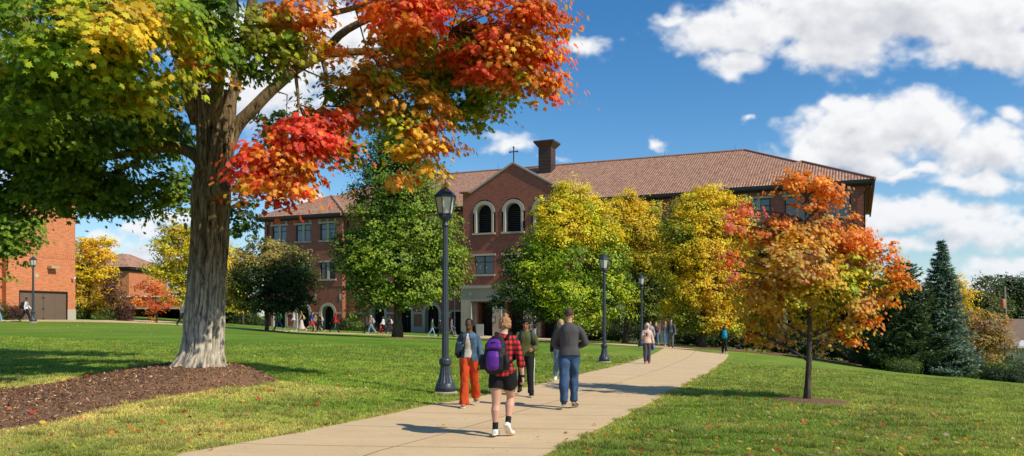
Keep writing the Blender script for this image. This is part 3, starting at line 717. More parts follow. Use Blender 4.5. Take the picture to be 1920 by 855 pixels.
    def cap(a,b): caps.tube([np.array(a)+[0,0,.02],np.array(b)+[0,0,.02]],[.13,.13],6,False)
    cap(P3(uL+hd,vr,zr),P3(uR-hd,vr,zr)); cap(P3(uR,vF,ze),P3(uR-hd,vr,zr)); cap(P3(uL,vF,ze),P3(uL+hd,vr,zr))
    for wa_,wb_ in ((-32.6,-21.6),(21.1,32.0)):
        a,b=wa_-ov,wb_+ov; h=(b-a)/2; vf=.75+ov; c=(a+b)/2; z1=ze+h*pt; vback=vF-(h)  # wing ridge meets the main slope here
        lo=.03
        face(rf,[PP(a,vf,ze+lo),PP(b,vf,ze+lo),PP(c,vf-h,z1+lo)],(1,0,0))
        face(rf,[PP(b,vf,ze+lo),PP(b,vF,ze+lo),PP(c,vback-.3,z1+lo),PP(c,vf-h,z1+lo)],(0,1,0))
        face(rf,[PP(a,vF,ze+lo),PP(a,vf,ze+lo),PP(c,vf-h,z1+lo),PP(c,vback-.3,z1+lo)],(0,1,0))
        cap(P3(a,vf,ze+lo),P3(c,vf-h,z1+lo)); cap(P3(b,vf,ze+lo),P3(c,vf-h,z1+lo)); cap(P3(c,vf-h,z1+lo),P3(c,vback,z1+lo))
    r=part('roof',rf,M['tile']); caps.build('ridge_tiles',M['ridge'],r)
    for u in (-15,-8,12,19.5): rods=MB(); rods.tube([P3(u,vr,zr),P3(u,vr,zr+.7)],[.02,.012],5); rods.build('lightning_rod',M['iron'],r)
    def eave(u0,u1,v):
        fa=MB()
        cbox(fa,(u0+u1)/2,v-.08,ze-.12,u1-u0,.16,.26); cbox(fa,(u0+u1)/2,v-.40,ze-.29,u1-u0-.1,.7,.08); cbox(fa,(u0+u1)/2,v-.62,ze-.38,u1-u0-.4,.3,.1); part('eaves',fa,M['fascia'])
    eave(uL,-21.6+ov,.75+ov); eave(-21.6+ov+.002,-5.75,ov); eave(5.75,21.1-ov-.002,ov); eave(21.1-ov,uR,.75+ov)
    for u in (uL+.08,uR-.08): fa=MB(); fa.box((u,(-.75-ov+23+ov)/2,ze-.17),(.16,23.7,.34)); part('eaves',fa,M['fascia'])
    for u in (-21.6+ov-.08,21.1-ov+.08): fa=MB(); fa.box((u,-ov-.37,ze-.17),(.15,.6,.34)); part('eaves',fa,M['fascia'])
    for u,v in ((-21.3,.12),(-32.0,.88)): dp=MB(); dp.tube([P3(u,v,ze-.5),P3(u,v,0)],[.07,.07],6); part('downspout',dp,M['fascia'])
    dp=MB(); dp.tube([P3(32.4,1.1,ze-.3),P3(32.45,1.1,ze-.7),P3(31.95,.9,ze-1.0),P3(31.93,.88,0)],[.07]*4,6)
    part('downspout',dp,M['fascia'])
    # portal with gable
    vg=2.5; hw=5.6
    ops=[(u-1.25,u+1.25,10.3,13.68,True) for u in (-3.2,0,3.2)]+[(u-1.05,u+1.05,6.15,8.02) for u in (-3.2,0,3.2)]
    pw=MB(); wall(pw,vg,-hw,hw,5.0,14.45,ops)
    g=[(-hw,14.45),(hw,14.45),(4.55,14.5),(0,17.1),(-4.55,14.5)]
    pw.poly([P3(x,vg,z) for x,z in g],g)
    for s in (-1,1):
        q=[P3(s*hw,vg,ZB),P3(s*hw,-3,ZB),P3(s*hw,-3,14.45),P3(s*hw,vg,14.45)]; pw.poly(q if s>0 else q[::-1],[(0,ZB),(5,ZB),(5,14.4),(0,14.4)])
    gw=part('gable_wall',pw,M['brick'])
    br=MB(); br.box((0,-vg-.01,9.55),(2*hw,.04,.1)); br.box((0,-vg-.01,10.02),(2*hw,.04,.08)); br.build('brick_course',M['brick'],gw)
    gr=MB()
    for s in (-1,1):
        face(gr,[PP(s*4.6,vg-.3,14.42),PP(s*4.6,-8,14.42),PP(0,-8,17.02),PP(0,vg-.3,17.02)],(0,1,0))
        gr.box((s*5.1,-vg/2+1,14.4),(1.0,vg+4,.05))
    gr.build('gable_roof',M['tile'],gw)
    cp=MB()
    def bar(a,b,w=.5,t=.17):
        a=np.array(a);b=np.array(b); d=(b-a)/np.linalg.norm(b-a); n=np.array((-d[1],d[0]))
        o=[a,b,b+n*t,a+n*t]; vs=[P3(p[0],vg+.12,p[1]) for p in o]+[P3(p[0],vg-w,p[1]) for p in o]
        cp.add(vs,[[0,1,2,3],[7,6,5,4],[0,4,5,1],[1,5,6,2],[2,6,7,3],[3,7,4,0]])
    bar((-hw-.08,14.46),(-4.6,14.46)); bar((-4.6,14.463),(.05,17.1)); bar((-.05,17.1),(4.6,14.463)); bar((4.6,14.46),(hw+.08,14.46))
    cp.build('coping',M['stone'],gw)
    for u in (-3.2,0,3.2):
        mb=MB(); arch_ring(mb,u,vg,12.35,.84,1.06,10.3,.6,.08,hood=.15); mb.box((u,-vg-.1,10.22),(2.5,.3,.17))
        a=part('belfry_arch',mb,M['stone'])
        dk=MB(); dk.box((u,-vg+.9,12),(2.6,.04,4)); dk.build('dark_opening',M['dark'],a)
        lv=MB()
        for k in range(13): lv.box((u,-vg+.7,10.45+k*.22),(1.6,.1,.05))
        lv.build('louvre',M['fascia'],a)
        window(u,vg,6.15,8.02,2.1,pair=False,mat='glass')
    # stone entrance
    st=MB(); ents=[(-3.35,1.0),(0,1.0),(3.6,1.0)]
    def swall(v,z0,z1,ops):
        wall(st,v,-hw-.1,hw+.1,z0,z1,ops)
    swall(vg+.25,ZB,4.75,[(u-w-.22,u+w+.22,ZB,3.35) for u,w in ents])
    st.box((0,-vg-.18,4.88),(2*hw+.4,.5,.3))
    for s in (-1,1): st.poly([P3(s*(hw+.1),vg+.25,ZB),P3(s*(hw+.1),vg-.6,ZB),P3(s*(hw+.1),vg-.6,4.75),P3(s*(hw+.1),vg+.25,4.75)])
    for u,w in ents:
        for s in (-1,1):
            st.box((u+s*(w+.24),-vg+.22,.2),(.1,.96,6.4)); st.box((u+s*(w+.05),-vg+.55,.2),(.3,.2,6.2))
        st.box((u,-vg+.2,3.42),(2*w+.6,.9,.14))
    s_=part('stone_entrance',st,M['stone_dk'])
    jn=MB()
    for z in (.9,1.9,2.9,3.9):
        for a,b in ((-5.7,-4.6),(-2.1,-1.3),(1.3,2.3),(4.9,5.7)) if z<3.2 else ((-5.7,5.7),):
            jn.box(((a+b)/2,-vg-.252,z),(b-a,.006,.025))
    jn.build('stone_joint',M['stone_dk'],s_)
    for u,w in ents:
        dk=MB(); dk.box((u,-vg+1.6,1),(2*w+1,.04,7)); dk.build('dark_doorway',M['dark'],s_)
        bw=MB()
        bw.box((u-w+.1,-vg+1.1,.6),(.2,.9,5.4)); bw.build('brick_jamb',M['brick'],s_)
    pl=MB(); pl.box((-2.0,-vg-.3,1.55),(.42,.06,.62)); plq=pl.build('plaque',M['iron'],s_)
    p2=MB(); p2.box((-2.0,-vg-.335,1.55),(.28,.02,.46)); p2.build('plaque_face',M['stone'],plq)
    # cross
    cr=MB(); zc=17.25
    cr.box((0,-vg+.1,zc+.7),(.085,.09,1.5)); cr.box((0,-vg+.1,zc+1.02),(.8,.08,.08))
    for x,z in ((-.4,1.02),(.4,1.02),(0,1.46)): cr.ball((x,-vg+.1,zc+z),.10,10,8)
    part('cross',cr,M['copper'])
    # chimney: wide flaring cap. sits on the ridge slope
    ch=MB(); cu=-1.0; cy=9.5; ch.box((cu,cy,19.2),(1.5,1.5,3.9)); c_=part('chimney',ch,M['copper'])
    k=MB(); a0=1.12; b0=1.1
    for i in range(4):
        pass
    def ringv(hx,hy,z): return [(cu-hx,cy-hy,z),(cu+hx,cy-hy,z),(cu+hx,cy+hy,z),(cu-hx,cy+hy,z)]
    lv=[ringv(.76,.76,21.0),ringv(1.2,1.2,21.55),ringv(1.2,1.2,21.72)]
    vs=[p for r_ in lv for p in r_]; fs=[[3,2,1,0],[8,9,10,11]]
    for j in range(2):
        for i in range(4): fs.append([j*4+i,j*4+(i+1)%4,(j+1)*4+(i+1)%4,(j+1)*4+i])
    k.add(vs,fs); k.build('chimney_cap',M['copper'],c_)
    sm=MB()
    for z in np.arange(18.2,21,.42): sm.box((cu,cy,z),(1.53,1.53,.03))
    sm.build('seam',M['copper'],c_)
    return root
build_main()
# ------------------------------------------------------------------ trees
def pal(*cs): return np.array(cs)
G_DK=(.075,.135,.015); G_MD=(.120,.215,.020); G_LT=(.24,.38,.026); YG=(.50,.56,.030); YEL=(.92,.70,.03); YO=(.95,.60,.035); ORG=(.95,.41,.045); RO=(.95,.24,.04); RED=(.93,.10,.055); DR=(.5,.05,.04); BRN=(.40,.24,.08); PNK=(.80,.26,.19)
def crown(name,parent,blobs,mat,leaf,tmpl,seed,clump,per,palettes,curl=.25,flat=.30,shell=.6,dens=1.0,up=1.0,droop=.35,jit=.25,carve=.34,soft=1.0):
    """blobs: (cx,cy,cz, rx,ry,rz, palette_index); clumps of leaves in flattened sprays"""
    rg=np.random.default_rng(seed); PP=[];NN=[];CC=[];SS=[]; nodes=[]
    for (cx,cy,cz,rx,ry,rz,pi) in blobs:
        vol=rx*ry*rz*4.19; nc=max(3,int(dens*vol/(clump**3)*1.6))
        d=rg.normal(size=(nc,3)); d/=np.linalg.norm(d,axis=1)[:,None]; r=shell+(1-shell)*rg.random(nc)**.6; r=np.where(rg.random(nc)<.3,rg.random(nc)**.5,r); r=np.where(rg.random(nc)<.18,rg.uniform(1.0,1.33,nc),r)
        c=np.array([cx,cy,cz])+d*r[:,None]*np.array([rx,ry,rz])
        if carve>0:
            kn=vnoise(c[:,0]*1.1+c[:,1]*.6+31,c[:,2]*1.5-c[:,1]*.45+7,1.0/(clump*1.9),seed%7+2,2)>carve; c=c[kn];d=d[kn];r=r[kn];nc=len(c)
            if nc==0: continue
        nodes.append(c)
        P=palettes[pi]; t=vnoise(c[:,0]*.9+c[:,2]*.7,c[:,1]*.9+c[:,2]*.5,1.0/max(clump*2.2,.3),seed%13,2); t=np.clip((t-.5)*1.9+.5+rg.normal(0,.10,nc),0,.9999)
        m=int(per); k=rg.integers(int(m*.6),int(m*1.4)+1,nc); idx=np.repeat(np.arange(nc),k); n=len(idx)
        cs=clump*rg.uniform(.5,1.5,nc)
        off=rg.normal(size=(n,3))*np.array([.5,.5,.5*flat/.5*.5])*cs[idx][:,None]
        rr=np.hypot(off[:,0],off[:,1]); off[:,2]-=droop*rr*rr/np.maximum(cs[idx],.05)
        out=d[idx]*np.array([1,1,.45])
        p=c[idx]+off
        nn=np.array([0,0,up*.72])+np.array([.26,-.22,0])+out*.9+off/np.maximum(cs[idx],.05)[:,None]*np.array([.5,.5,0])+rg.normal(size=(n,3))*.42*soft
        tt=np.clip(t[idx]+rg.normal(0,.13,n),0,.9999)*(len(P)-1); a=np.floor(tt).astype(int); f=(tt-a)[:,None]; col=P[a]*(1-f)+P[np.minimum(a+1,len(P)-1)]*f
        # leaves deeper in the crown are darkened, inner shade put into their colour
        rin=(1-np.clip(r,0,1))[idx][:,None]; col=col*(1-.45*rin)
        col=col*rg.uniform(.72,1.18,nc)[idx][:,None]*rg.uniform(1-jit,1+jit,(n,1))*rg.uniform(.93,1.07,(n,3))
        PP.append(p);NN.append(nn);CC.append(np.clip(col,0,.95));SS.append(leaf*rg.uniform(.7,1.25,n))
    P=np.concatenate(PP);Nn=np.concatenate(NN);C=np.concatenate(CC);S=np.concatenate(SS)
    rot=np.cross(Nn,rg.normal(size=(len(P),3)))
    o=cards(name,P,Nn,S,S,C,mat,tmpl,rot=rot,curl=curl,rng=rg,parent=parent)
    return o,np.concatenate(nodes),len(P)
def bez(a,b,c,n=8):
    a,b,c=map(lambda q:np.array(q,float),(a,b,c)); t=np.linspace(0,1,n)[:,None]; return (1-t)**2*a+2*t*(1-t)*b+t*t*c
def limbs(mb,start,targets,r0,seed,sag=.15,rend=.012,n=7,sides=6,wig=.06):
    rg=np.random.default_rng(seed); start=np.array(start,float)
    for T in targets:
        T=np.array(T,float); v=T-start; Ln=np.linalg.norm(v); mid=start+v*.5+np.array([0,0,sag*Ln])+rg.normal(size=3)*Ln*.08
        P=bez(start,mid,T,n); P[1:-1]+=rg.normal(size=(n-2,3))*wig*Ln*.4
        mb.tube(P,[r0*(1-k/(n-1))**.8+rend for k in range(n)],sides)
def twigs(mb,anchors,nodes,seed,frac=.35,r=.015,rmax=1e9):
    rg=np.random.default_rng(seed); A=np.array(anchors)
    pick=rg.random(len(nodes))<frac
    for c in nodes[pick]:
        d=np.linalg.norm(A-c,axis=1); j=int(np.argmin(d)); 
        if d[j]>rmax or d[j]<.1: continue
        a=A[j]; m=(a+c)/2+rg.normal(size=3)*d[j]*.12+np.array([0,0,-.05*d[j]])
        mb.tube([a,m,c],[r*1.6,r,r*.5],4)
def deciduous(name,label,cat,px,py,D,blobs_px,palettes,leaf,tmpl,seed,clump,per,trunk_r,group=None,bark='bark_dk',htrunk=None,dens=1,stems=1,depth=.9,zbase=None,**kw):
    """px,py = trunk base in the photo at distance D; blobs_px (px,py,rx,ry,dD,pal)"""
    bx=(px-CX)/F*D; zb=G(bx,D) if zbase is None else zbase; base=np.array((bx,D,zb))
    root=empty(name,tuple(base),label,cat,group)
    bl=[]
    for (x,y,rx,ry,dD,pi) in blobs_px:
        w=W(x,y,D+dD)-base; s=(D+dD)/F; bl.append((w[0],w[1],w[2],rx*s,(rx*s*.5+ry*s*.5)*depth,ry*s,pi))
    o,nodes,n=crown('crown',root,bl,M['leaf'],leaf,tmpl,seed,clump,per,palettes,dens=dens,**kw)
    mb=MB(); top=max(b[2] for b in bl); cx=np.mean([b[0] for b in bl]); 
    ht=htrunk if htrunk else top*.8
    anchors=[]
    for k in range(stems):
        rs=np.random.default_rng(seed+k); lean=np.array([cx*.5,0])+ (rs.normal(size=2)*.5*(stems>1))
        P=[np.array((lean[0]*(t**1.5)+.06*math.sin(5*t+k),lean[1]*t,ht*t-.15)) for t in np.linspace(0,1,10)]
        rad=[trunk_r*(1+.5*math.exp(-t*ht*4))*(1-.8*t)+.01 for t in np.linspace(0,1,10)]
        mb.tube(P,rad,9); anchors+=P[2:]
    A=np.array(anchors); lb=MB(); an2=list(A)
    for i,b in enumerate(bl):
        c=np.array(b[:3]); tz=np.clip(c[2]-.35*np.hypot(*(c[:2])),ht*.18,ht*.95); j=int(np.argmin(np.abs(A[:,2]-tz))); 
        v=c-A[j]; P=bez(A[j],A[j]+v*.5+np.array([0,0,.1*np.linalg.norm(v)]),c,6); rr=trunk_r*.38
        lb.tube(P,[rr*(1-q/6)+.008 for q in range(6)],5); an2+=list(P[2:])
    twigs(lb,an2,nodes,seed,.3,max(.01,trunk_r*.07))
    mb.build('trunk',M[bark],root); lb.build('limbs',M[bark],root)
    return root

# --- the big maple
def big_maple():
    D0=17.0; bx=(380-CX)/F*D0; zb=G(bx,D0)+float(mulchz(np.array([bx]),np.array([D0]))[0])-.05
    root=empty('maple_tree',(bx,D0,zb),'huge old maple turning green to red, thick grey trunk in the dark mulch bed','tree')
    base=np.array((bx,D0,zb))
    def q(px,py,D=17.0): return W(px,py,D)-base
    # trunk as a fluted, flared column
    rows=[(745,366,74,.0),(700,368,62,0),(692,370,55,0),(680,373,49,0),(660,379,42,0),(630,382,39.5,0),(600,383,39.5,0),(560,384,37.5,0),(520,387,36,0),(480,391,35,0),(440,393.5,35,0),(400,395,35,0),(370,396,36.5,0),(350,397,36,0),(320,401,35,0),(280,404,35,0),(250,405,36,0),(220,405,38,0),(195,404,40,0),(175,402,43,0)]
    n=132; V=[]; cl_=[]; 
    ry=[r[0] for r in rows][::-1]; rc=[r[1] for r in rows][::-1]; rr=[r[2] for r in rows][::-1]
    ys=np.concatenate([np.linspace(740,640,60),np.linspace(638,175,230)])
    for y in ys:
        cx=np.interp(y,ry,rc); rad=np.interp(y,ry,rr)*17/F; c=q(cx,y); z=c[2]
        for i in range(n):
            a=2*math.pi*i/n; fl=math.exp(-max(0,(690-y))/28.0)
            w=1+.09*fl*math.cos(5*a+.7)+.07*fl*math.cos(9*a+2)+ .02*math.cos(3*a+y*.01)
            p=np.array((c[0]+rad*w*math.cos(a),rad*w*math.sin(a)*.95,z))
            nz=mnoise.noise(Vector((math.cos(a)*3.2,math.sin(a)*3.2,z*.5)))*.035
            rg_=abs(mnoise.noise(Vector((math.cos(a)*9+mnoise.noise(Vector((0,a,z)))*1.0,math.sin(a)*9,z*.8))))
            rf=abs(mnoise.noise(Vector((math.cos(a)*21,math.sin(a)*21,z*2.6))))
            d=nz+ .095*min(rg_*2.4,.5)+ .03*min(rf*2.2,.6)-.082; cl_.append(.38+.75*min(1,rg_*5.5)*(.75+.25*min(1,rf*5)))
            p[0]+=d*math.cos(a); p[1]+=d*math.sin(a); V.append(p)
    m=len(ys); i=np.arange(m-1)[:,None]*n; j=np.arange(n)[None]; jn=(j+1)%n
    Q=np.stack([i+j,i+jn,i+n+jn,i+n+j],-1).reshape(-1,4)
    o=link('trunk',mesh_np('trunk',np.array(V),Q.ravel(),np.full(len(Q),4),np.repeat(np.array(cl_)[:,None],3,1),smooth=True),root,M['trunk_bark'])
    st=MB(); st.tube([q(399,366,16.9),q(410,358,16.62),q(418,352,16.45),q(421,350,16.42)],[.24,.21,.15,.13],14)
    s=st.build('branch_stub',M['bark'],o); e=MB(); e.tube([q(421,350,16.415),q(423,349,16.395)],[.105,.095],14); e.build('cut_end',M['bark_dk'],s)
    # main limbs
    lb=MB(); anch=[]
    def limb(pts,r0,r1,sides=12):
        P=[q(*p) for p in pts]; P=np.array(P); t=np.linspace(0,1,len(P)); tt=np.linspace(0,1,len(P)*4)
        # smooth interpolation
        Pc=chaik3(P,2); k=len(Pc); rg=[r0+(r1-r0)*(u/(k-1))**.8 for u in range(k)]
        Pc=Pc+np.array([[mnoise.noise(Vector(p*1.3))*.05,mnoise.noise(Vector(p*1.3+np.array([9,0,0])))*.05,0] for p in Pc])
        lb.tube(Pc,rg,sides); anch.extend(list(Pc[2:])); return Pc
    def chaik3(P,k):
        for _ in range(k):
            Q=[P[0]]
            for a,b in zip(P[:-1],P[1:]): Q+=[a*.75+b*.25,a*.25+b*.75]
            Q.append(P[-1]); P=np.array(Q)
        return P
    limb([(418,310,17.05),(438,240,17.1),(480,200,17.1),(530,150,17.2),(570,118,17.3),(620,98,17.4),(700,96,17.6),(790,90,17.8),(880,70,18)],.17,.05)
    limb([(600,105,17.3),(640,60,16.6),(720,20,16.3),(790,-20,16)],.11,.04)
    limb([(690,95,17.5),(740,130,18),(800,150,18.4),(900,150,18.8),(980,130,19)],.09,.03)
    limb([(545,60,15.6),(556,110,15.4),(556,150,15.3),(558,195,15.2)],.055,.025,8)
    limb([(800,0,15.5),(790,20,15.6),(815,45,15.7),(850,55,15.8)],.06,.03,8)
    limb([(370,230,16.9),(350,170,16.6),(340,120,16.3),(325,60,15.8),(310,-30,15.2)],.16,.09)
    limb([(385,230,17.2),(370,150,17.5),(345,90,17.8),(330,-20,18)],.13,.08)
    limb([(420,230,17),(450,130,17.2),(470,40,17.3),(480,-60,17.4)],.14,.09)
    limb([(405,230,16.8),(412,120,16.2),(430,10,15.6),(440,-80,15)],.15,.1)
    limb([(375,300,17),(350,278,17.3),(290,276,17.9),(230,290,18.5),(170,300,19),(120,290,19.5),(40,300,20)],.15,.04)
    limb([(280,276,17.9),(240,315,18.6),(200,330,19),(160,335,19.2)],.07,.03)
    limb([(170,300,19),(130,270,18.5),(110,230,18)],.06,.02,8)
    limb([(75,60,13),(78,90,13.2),(60,130,13.6),(70,170,14)],.07,.03,8)
    limb([(20,160,15),(45,180,15.3),(75,172,15.6)],.05,.02,8)
    limb([(325,40,15.6),(230,20,14),(120,10,12.5),(40,30,12)],.10,.04)
    limb([(440,100,17),(520,60,15.5),(600,30,15),(680,10,14.8)],.10,.04)
    limb([(600,100,17.3),(620,180,16.8),(590,230,16.4),(540,290,16.2)],.06,.02,8)
    limb([(700,96,17.6),(740,180,17.4),(780,240,17.2),(790,290,17)],.06,.02,8)
    P0=pal(G_LT,G_LT,YG,YG,(.75,.65,.04),YO)      # bright top left
    P1=pal(G_MD,G_MD,G_LT,G_LT,YG)               # green
    P2=pal(G_DK,G_MD,G_MD,G_LT,(.2,.26,.02))    # deep green
    P3=pal(RED,RED,RO,RED,RO,ORG)                # red
    P4=pal(G_LT,YG,(.8,.5,.04),ORG,RO,ORG)     # mixed
    P5=pal(RED,RO,ORG,ORG,YO)                    # orange
    P6=pal(G_MD,G_LT,YG,(.5,.36,.04),ORG)
    B=[ (60,40,130,70,12.5,0),(180,70,130,70,12.5,0),(290,50,90,70,13,0),(110,130,130,60,13.2,1),(230,140,110,60,13.5,0),
        (20,150,80,90,14.5,1),(120,205,140,65,16.5,1),(240,205,90,65,17,1),(60,270,130,70,18.5,2),(180,280,110,60,18.5,2),(290,215,60,50,17.6,2),
        (40,345,90,60,19,2),(140,350,90,55,18.5,2),(125,400,48,28,18.3,2),(210,365,75,34,18.7,2),(320,262,48,36,19,2),(318,345,46,36,19,2),(445,410,34,46,19.5,2),(345,372,38,30,19.2,2),
        (395,40,90,60,14.5,1),(430,105,90,42,15,6),(480,60,90,60,15,6),(375,120,55,35,15.5,1),(500,95,60,38,15.4,1),(345,20,36,26,15,0),
        (560,25,90,40,15,4),(600,60,52,34,15.2,5),(535,80,42,30,15,6),(655,22,55,32,15,3),(640,110,34,16,15.6,4),
        (520,235,38,32,18.5,2),(600,205,40,26,16,6),(645,222,38,32,15.8,3),(585,235,55,40,15.5,3),(560,268,70,38,15.3,3),(505,300,60,42,15.3,3),(465,300,32,36,15.4,3),
        (535,330,62,40,15.3,3),(485,345,52,36,15.4,5),(560,300,50,30,15.5,5),(525,375,36,26,15.3,5),(650,280,32,34,16.3,6),(615,270,44,30,16.2,4),
        (690,150,62,36,16,6),(655,180,44,28,16.2,1),(730,130,66,34,16.4,4),(720,195,66,38,16.4,6),(770,180,60,38,16.4,6),(745,228,54,28,16.4,1),
        (780,245,58,34,16.5,5),(800,205,46,36,16.5,5),(760,278,36,26,16.6,5),(830,278,26,30,16.6,5),(752,318,20,26,16.6,5),(800,300,24,22,16.7,5),
        (740,60,70,40,16.5,4),(800,95,80,48,17,6),(860,135,76,48,17.4,6),(850,50,80,44,16,4),(870,190,70,38,17.8,6),(825,160,50,44,17.6,1),
        (930,40,80,50,15.8,3),(900,95,75,50,16.2,3),(960,100,70,50,16.2,5),(1000,45,62,40,16,3),(1050,50,40,26,16,3),(1010,100,50,36,16.3,3),(1000,150,52,42,16.6,4),(940,160,64,40,17,6),
        (1030,165,24,28,16.6,3),(1010,190,36,16,16.8,4),(905,215,40,24,17.5,6),(780,20,80,40,15,3),(720,0,80,34,15,3),(990,0,70,26,15.6,4),(880,0,90,30,15.5,3)]
    bl=[]
    for (x,y,rx,ry_,D,pi) in B:
        w=q(x,y,D); s=D/F; bl.append((w[0],w[1],w[2],rx*s,(rx+ry_)*.5*s,ry_*s,pi))
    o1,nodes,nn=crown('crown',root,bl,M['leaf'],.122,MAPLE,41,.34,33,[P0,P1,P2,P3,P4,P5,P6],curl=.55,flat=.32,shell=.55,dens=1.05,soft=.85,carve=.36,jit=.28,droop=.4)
    # upper crown, above what the frame shows but shading what is below
    UP=[(440,-190,220,110,18.5,1),(-190,30,150,140,15.5,1),(-160,230,130,120,18,2),(-40,-70,170,110,19,2),(230,-70,200,90,20,2),(620,-150,160,70,19,4)]
    bl=[]
    for (x,y,rx,ry_,D,pi) in UP:
        w=q(x,y,D); s=D/F; bl.append((w[0],w[1],w[2],rx*s,(rx+ry_)*.5*s,ry_*s,pi))
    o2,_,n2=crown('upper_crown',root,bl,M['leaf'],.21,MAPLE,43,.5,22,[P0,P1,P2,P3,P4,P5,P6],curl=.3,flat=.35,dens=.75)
    twigs(lb,anch,nodes,7,.16,.012,3.2)
    lb.build('limbs',M['bark'],root)
    print('maple leaves',nn,n2)
big_maple()

# --- small orange maple on the right lawn
ORP=[pal(YO,ORG,RO,ORG,RO,ORG),pal(YO,(.8,.5,.07),ORG,(.7,.48,.1),(.85,.6,.15),PNK),pal(G_LT,YG,(.75,.62,.05),YO,ORG,(.8,.5,.08)),pal(RO,RED,RO,PNK),pal(G_LT,YG,(.7,.55,.05),YO)]
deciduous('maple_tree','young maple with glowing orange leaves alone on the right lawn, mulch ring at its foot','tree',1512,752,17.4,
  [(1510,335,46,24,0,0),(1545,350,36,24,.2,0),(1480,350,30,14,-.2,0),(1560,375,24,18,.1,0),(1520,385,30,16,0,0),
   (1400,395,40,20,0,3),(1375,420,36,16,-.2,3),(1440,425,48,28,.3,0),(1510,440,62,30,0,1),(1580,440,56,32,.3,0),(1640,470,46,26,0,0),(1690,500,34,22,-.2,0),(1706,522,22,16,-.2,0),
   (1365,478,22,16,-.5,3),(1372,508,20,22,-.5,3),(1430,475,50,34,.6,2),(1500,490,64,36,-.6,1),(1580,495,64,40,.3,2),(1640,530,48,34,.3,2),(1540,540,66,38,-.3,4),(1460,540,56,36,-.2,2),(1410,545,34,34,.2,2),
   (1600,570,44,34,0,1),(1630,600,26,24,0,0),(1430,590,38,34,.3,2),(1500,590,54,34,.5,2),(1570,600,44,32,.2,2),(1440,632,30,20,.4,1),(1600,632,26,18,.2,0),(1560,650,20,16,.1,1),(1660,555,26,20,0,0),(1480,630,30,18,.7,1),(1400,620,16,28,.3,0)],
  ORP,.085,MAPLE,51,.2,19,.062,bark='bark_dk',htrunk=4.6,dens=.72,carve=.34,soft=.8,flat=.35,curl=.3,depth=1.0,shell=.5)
# --- trees in front of the building
GP=[pal(G_DK,G_MD,G_MD,G_LT,(.34,.42,.03)),pal(G_MD,G_LT,(.38,.46,.04),G_LT)]
deciduous('pear_tree','tall dark green cone shaped tree before the left part of the brick building','tree',745,632,55,
  [(735,240,24,34,0,0),(715,285,40,34,0,0),(765,285,44,36,0,0),(740,265,36,36,0,0),(745,330,80,40,0,0),(690,370,44,32,0,0),(770,370,70,40,-.6,1),(700,420,60,38,-.4,0),(780,430,80,40,-.6,1),(730,480,90,40,-.6,0),(835,480,46,34,-.3,1),(665,480,46,36,0,0),(850,510,32,24,-.2,1),(640,455,24,20,0,0),(690,530,48,40,-.4,0),(780,530,76,34,-.6,1),(745,555,50,24,0,0),(668,575,22,26,-.4,1),(845,540,24,16,0,0)],
  GP,.20,OVAL,61,.56,22,.30,bark='bark_dk',dens=.95,flat=.5,curl=.1,depth=.9,jit=.35,carve=.3,soft=.8)
deciduous('linden_tree','dark low tree tipped with gold leaves on a thin trunk left of the brick building','tree',500,620,62,
  [(490,455,30,20,.5,1),(515,478,52,24,0,1),(480,490,44,24,0,1),(540,500,50,28,0,0),(500,520,66,28,-.3,0),(455,530,34,26,0,1),(560,530,40,26,0,0),(520,560,66,24,-.3,0),(460,565,36,18,-.2,0),(575,560,24,16,0,0),(430,555,16,14,0,1)],
  [pal((.03,.05,.01),(.05,.085,.014),G_DK,(.2,.22,.04)),pal(G_DK,(.2,.2,.04),(.6,.48,.12),(.45,.3,.09))],.22,OVAL,62,.5,16,.13,dens=1.0,flat=.4,curl=.1)
YGD=pal((.03,.055,.01),G_DK,G_DK,G_MD,(.3,.34,.03))
YGP=[pal(G_MD,G_LT,(.46,.60,.03),(.62,.66,.03)),pal(YG,(.85,.78,.03),YEL,YEL,YEL),YGD,pal(YG,YEL,YO,YEL,YEL),pal(G_MD,(.4,.42,.03),(.75,.62,.03),YEL,YO)]
deciduous('ash_tree','broad ash tree half lime green half bright yellow in front of the stone entrance','tree',1042,640,55,
  [(1070,365,36,26,0,1),(1040,395,40,26,0,1),(1105,395,44,28,0,1),(1065,430,62,34,-.4,1),(1125,440,44,34,0,1),(1020,455,40,26,0,0),(1140,490,40,34,0,0),(1080,490,60,36,-.5,0),(1010,500,50,30,0,0),(965,490,30,28,.5,2),(1130,540,50,34,0,0),(1060,545,56,34,-.3,0),(980,545,48,30,.4,2),(940,560,22,20,.5,2),(1150,578,34,24,0,0),(1090,585,50,26,0,0),(1010,580,40,22,.4,2),(1170,545,20,20,0,0),(1110,605,34,12,0,0)],
  YGP,.17,OVAL,63,.44,22,.2,dens=1.1,flat=.5,curl=.15,depth=.9,carve=.3,soft=.7)
deciduous('ash_tree','gold topped ash tree between the lime green one and the largest yellow one','tree',1172,640,63,
  [(1185,375,30,20,0,3),(1160,395,30,24,0,3),(1210,400,34,26,0,3),(1190,430,50,32,0,4),(1235,440,34,34,0,4),(1170,470,36,32,.4,4),(1220,490,48,36,0,4),(1200,530,52,34,0,2),(1240,560,36,30,0,2),(1210,585,40,22,0,2)],
  YGP,.17,OVAL,64,.44,22,.2,dens=1.1,flat=.5,curl=.15,carve=.3,soft=.7)
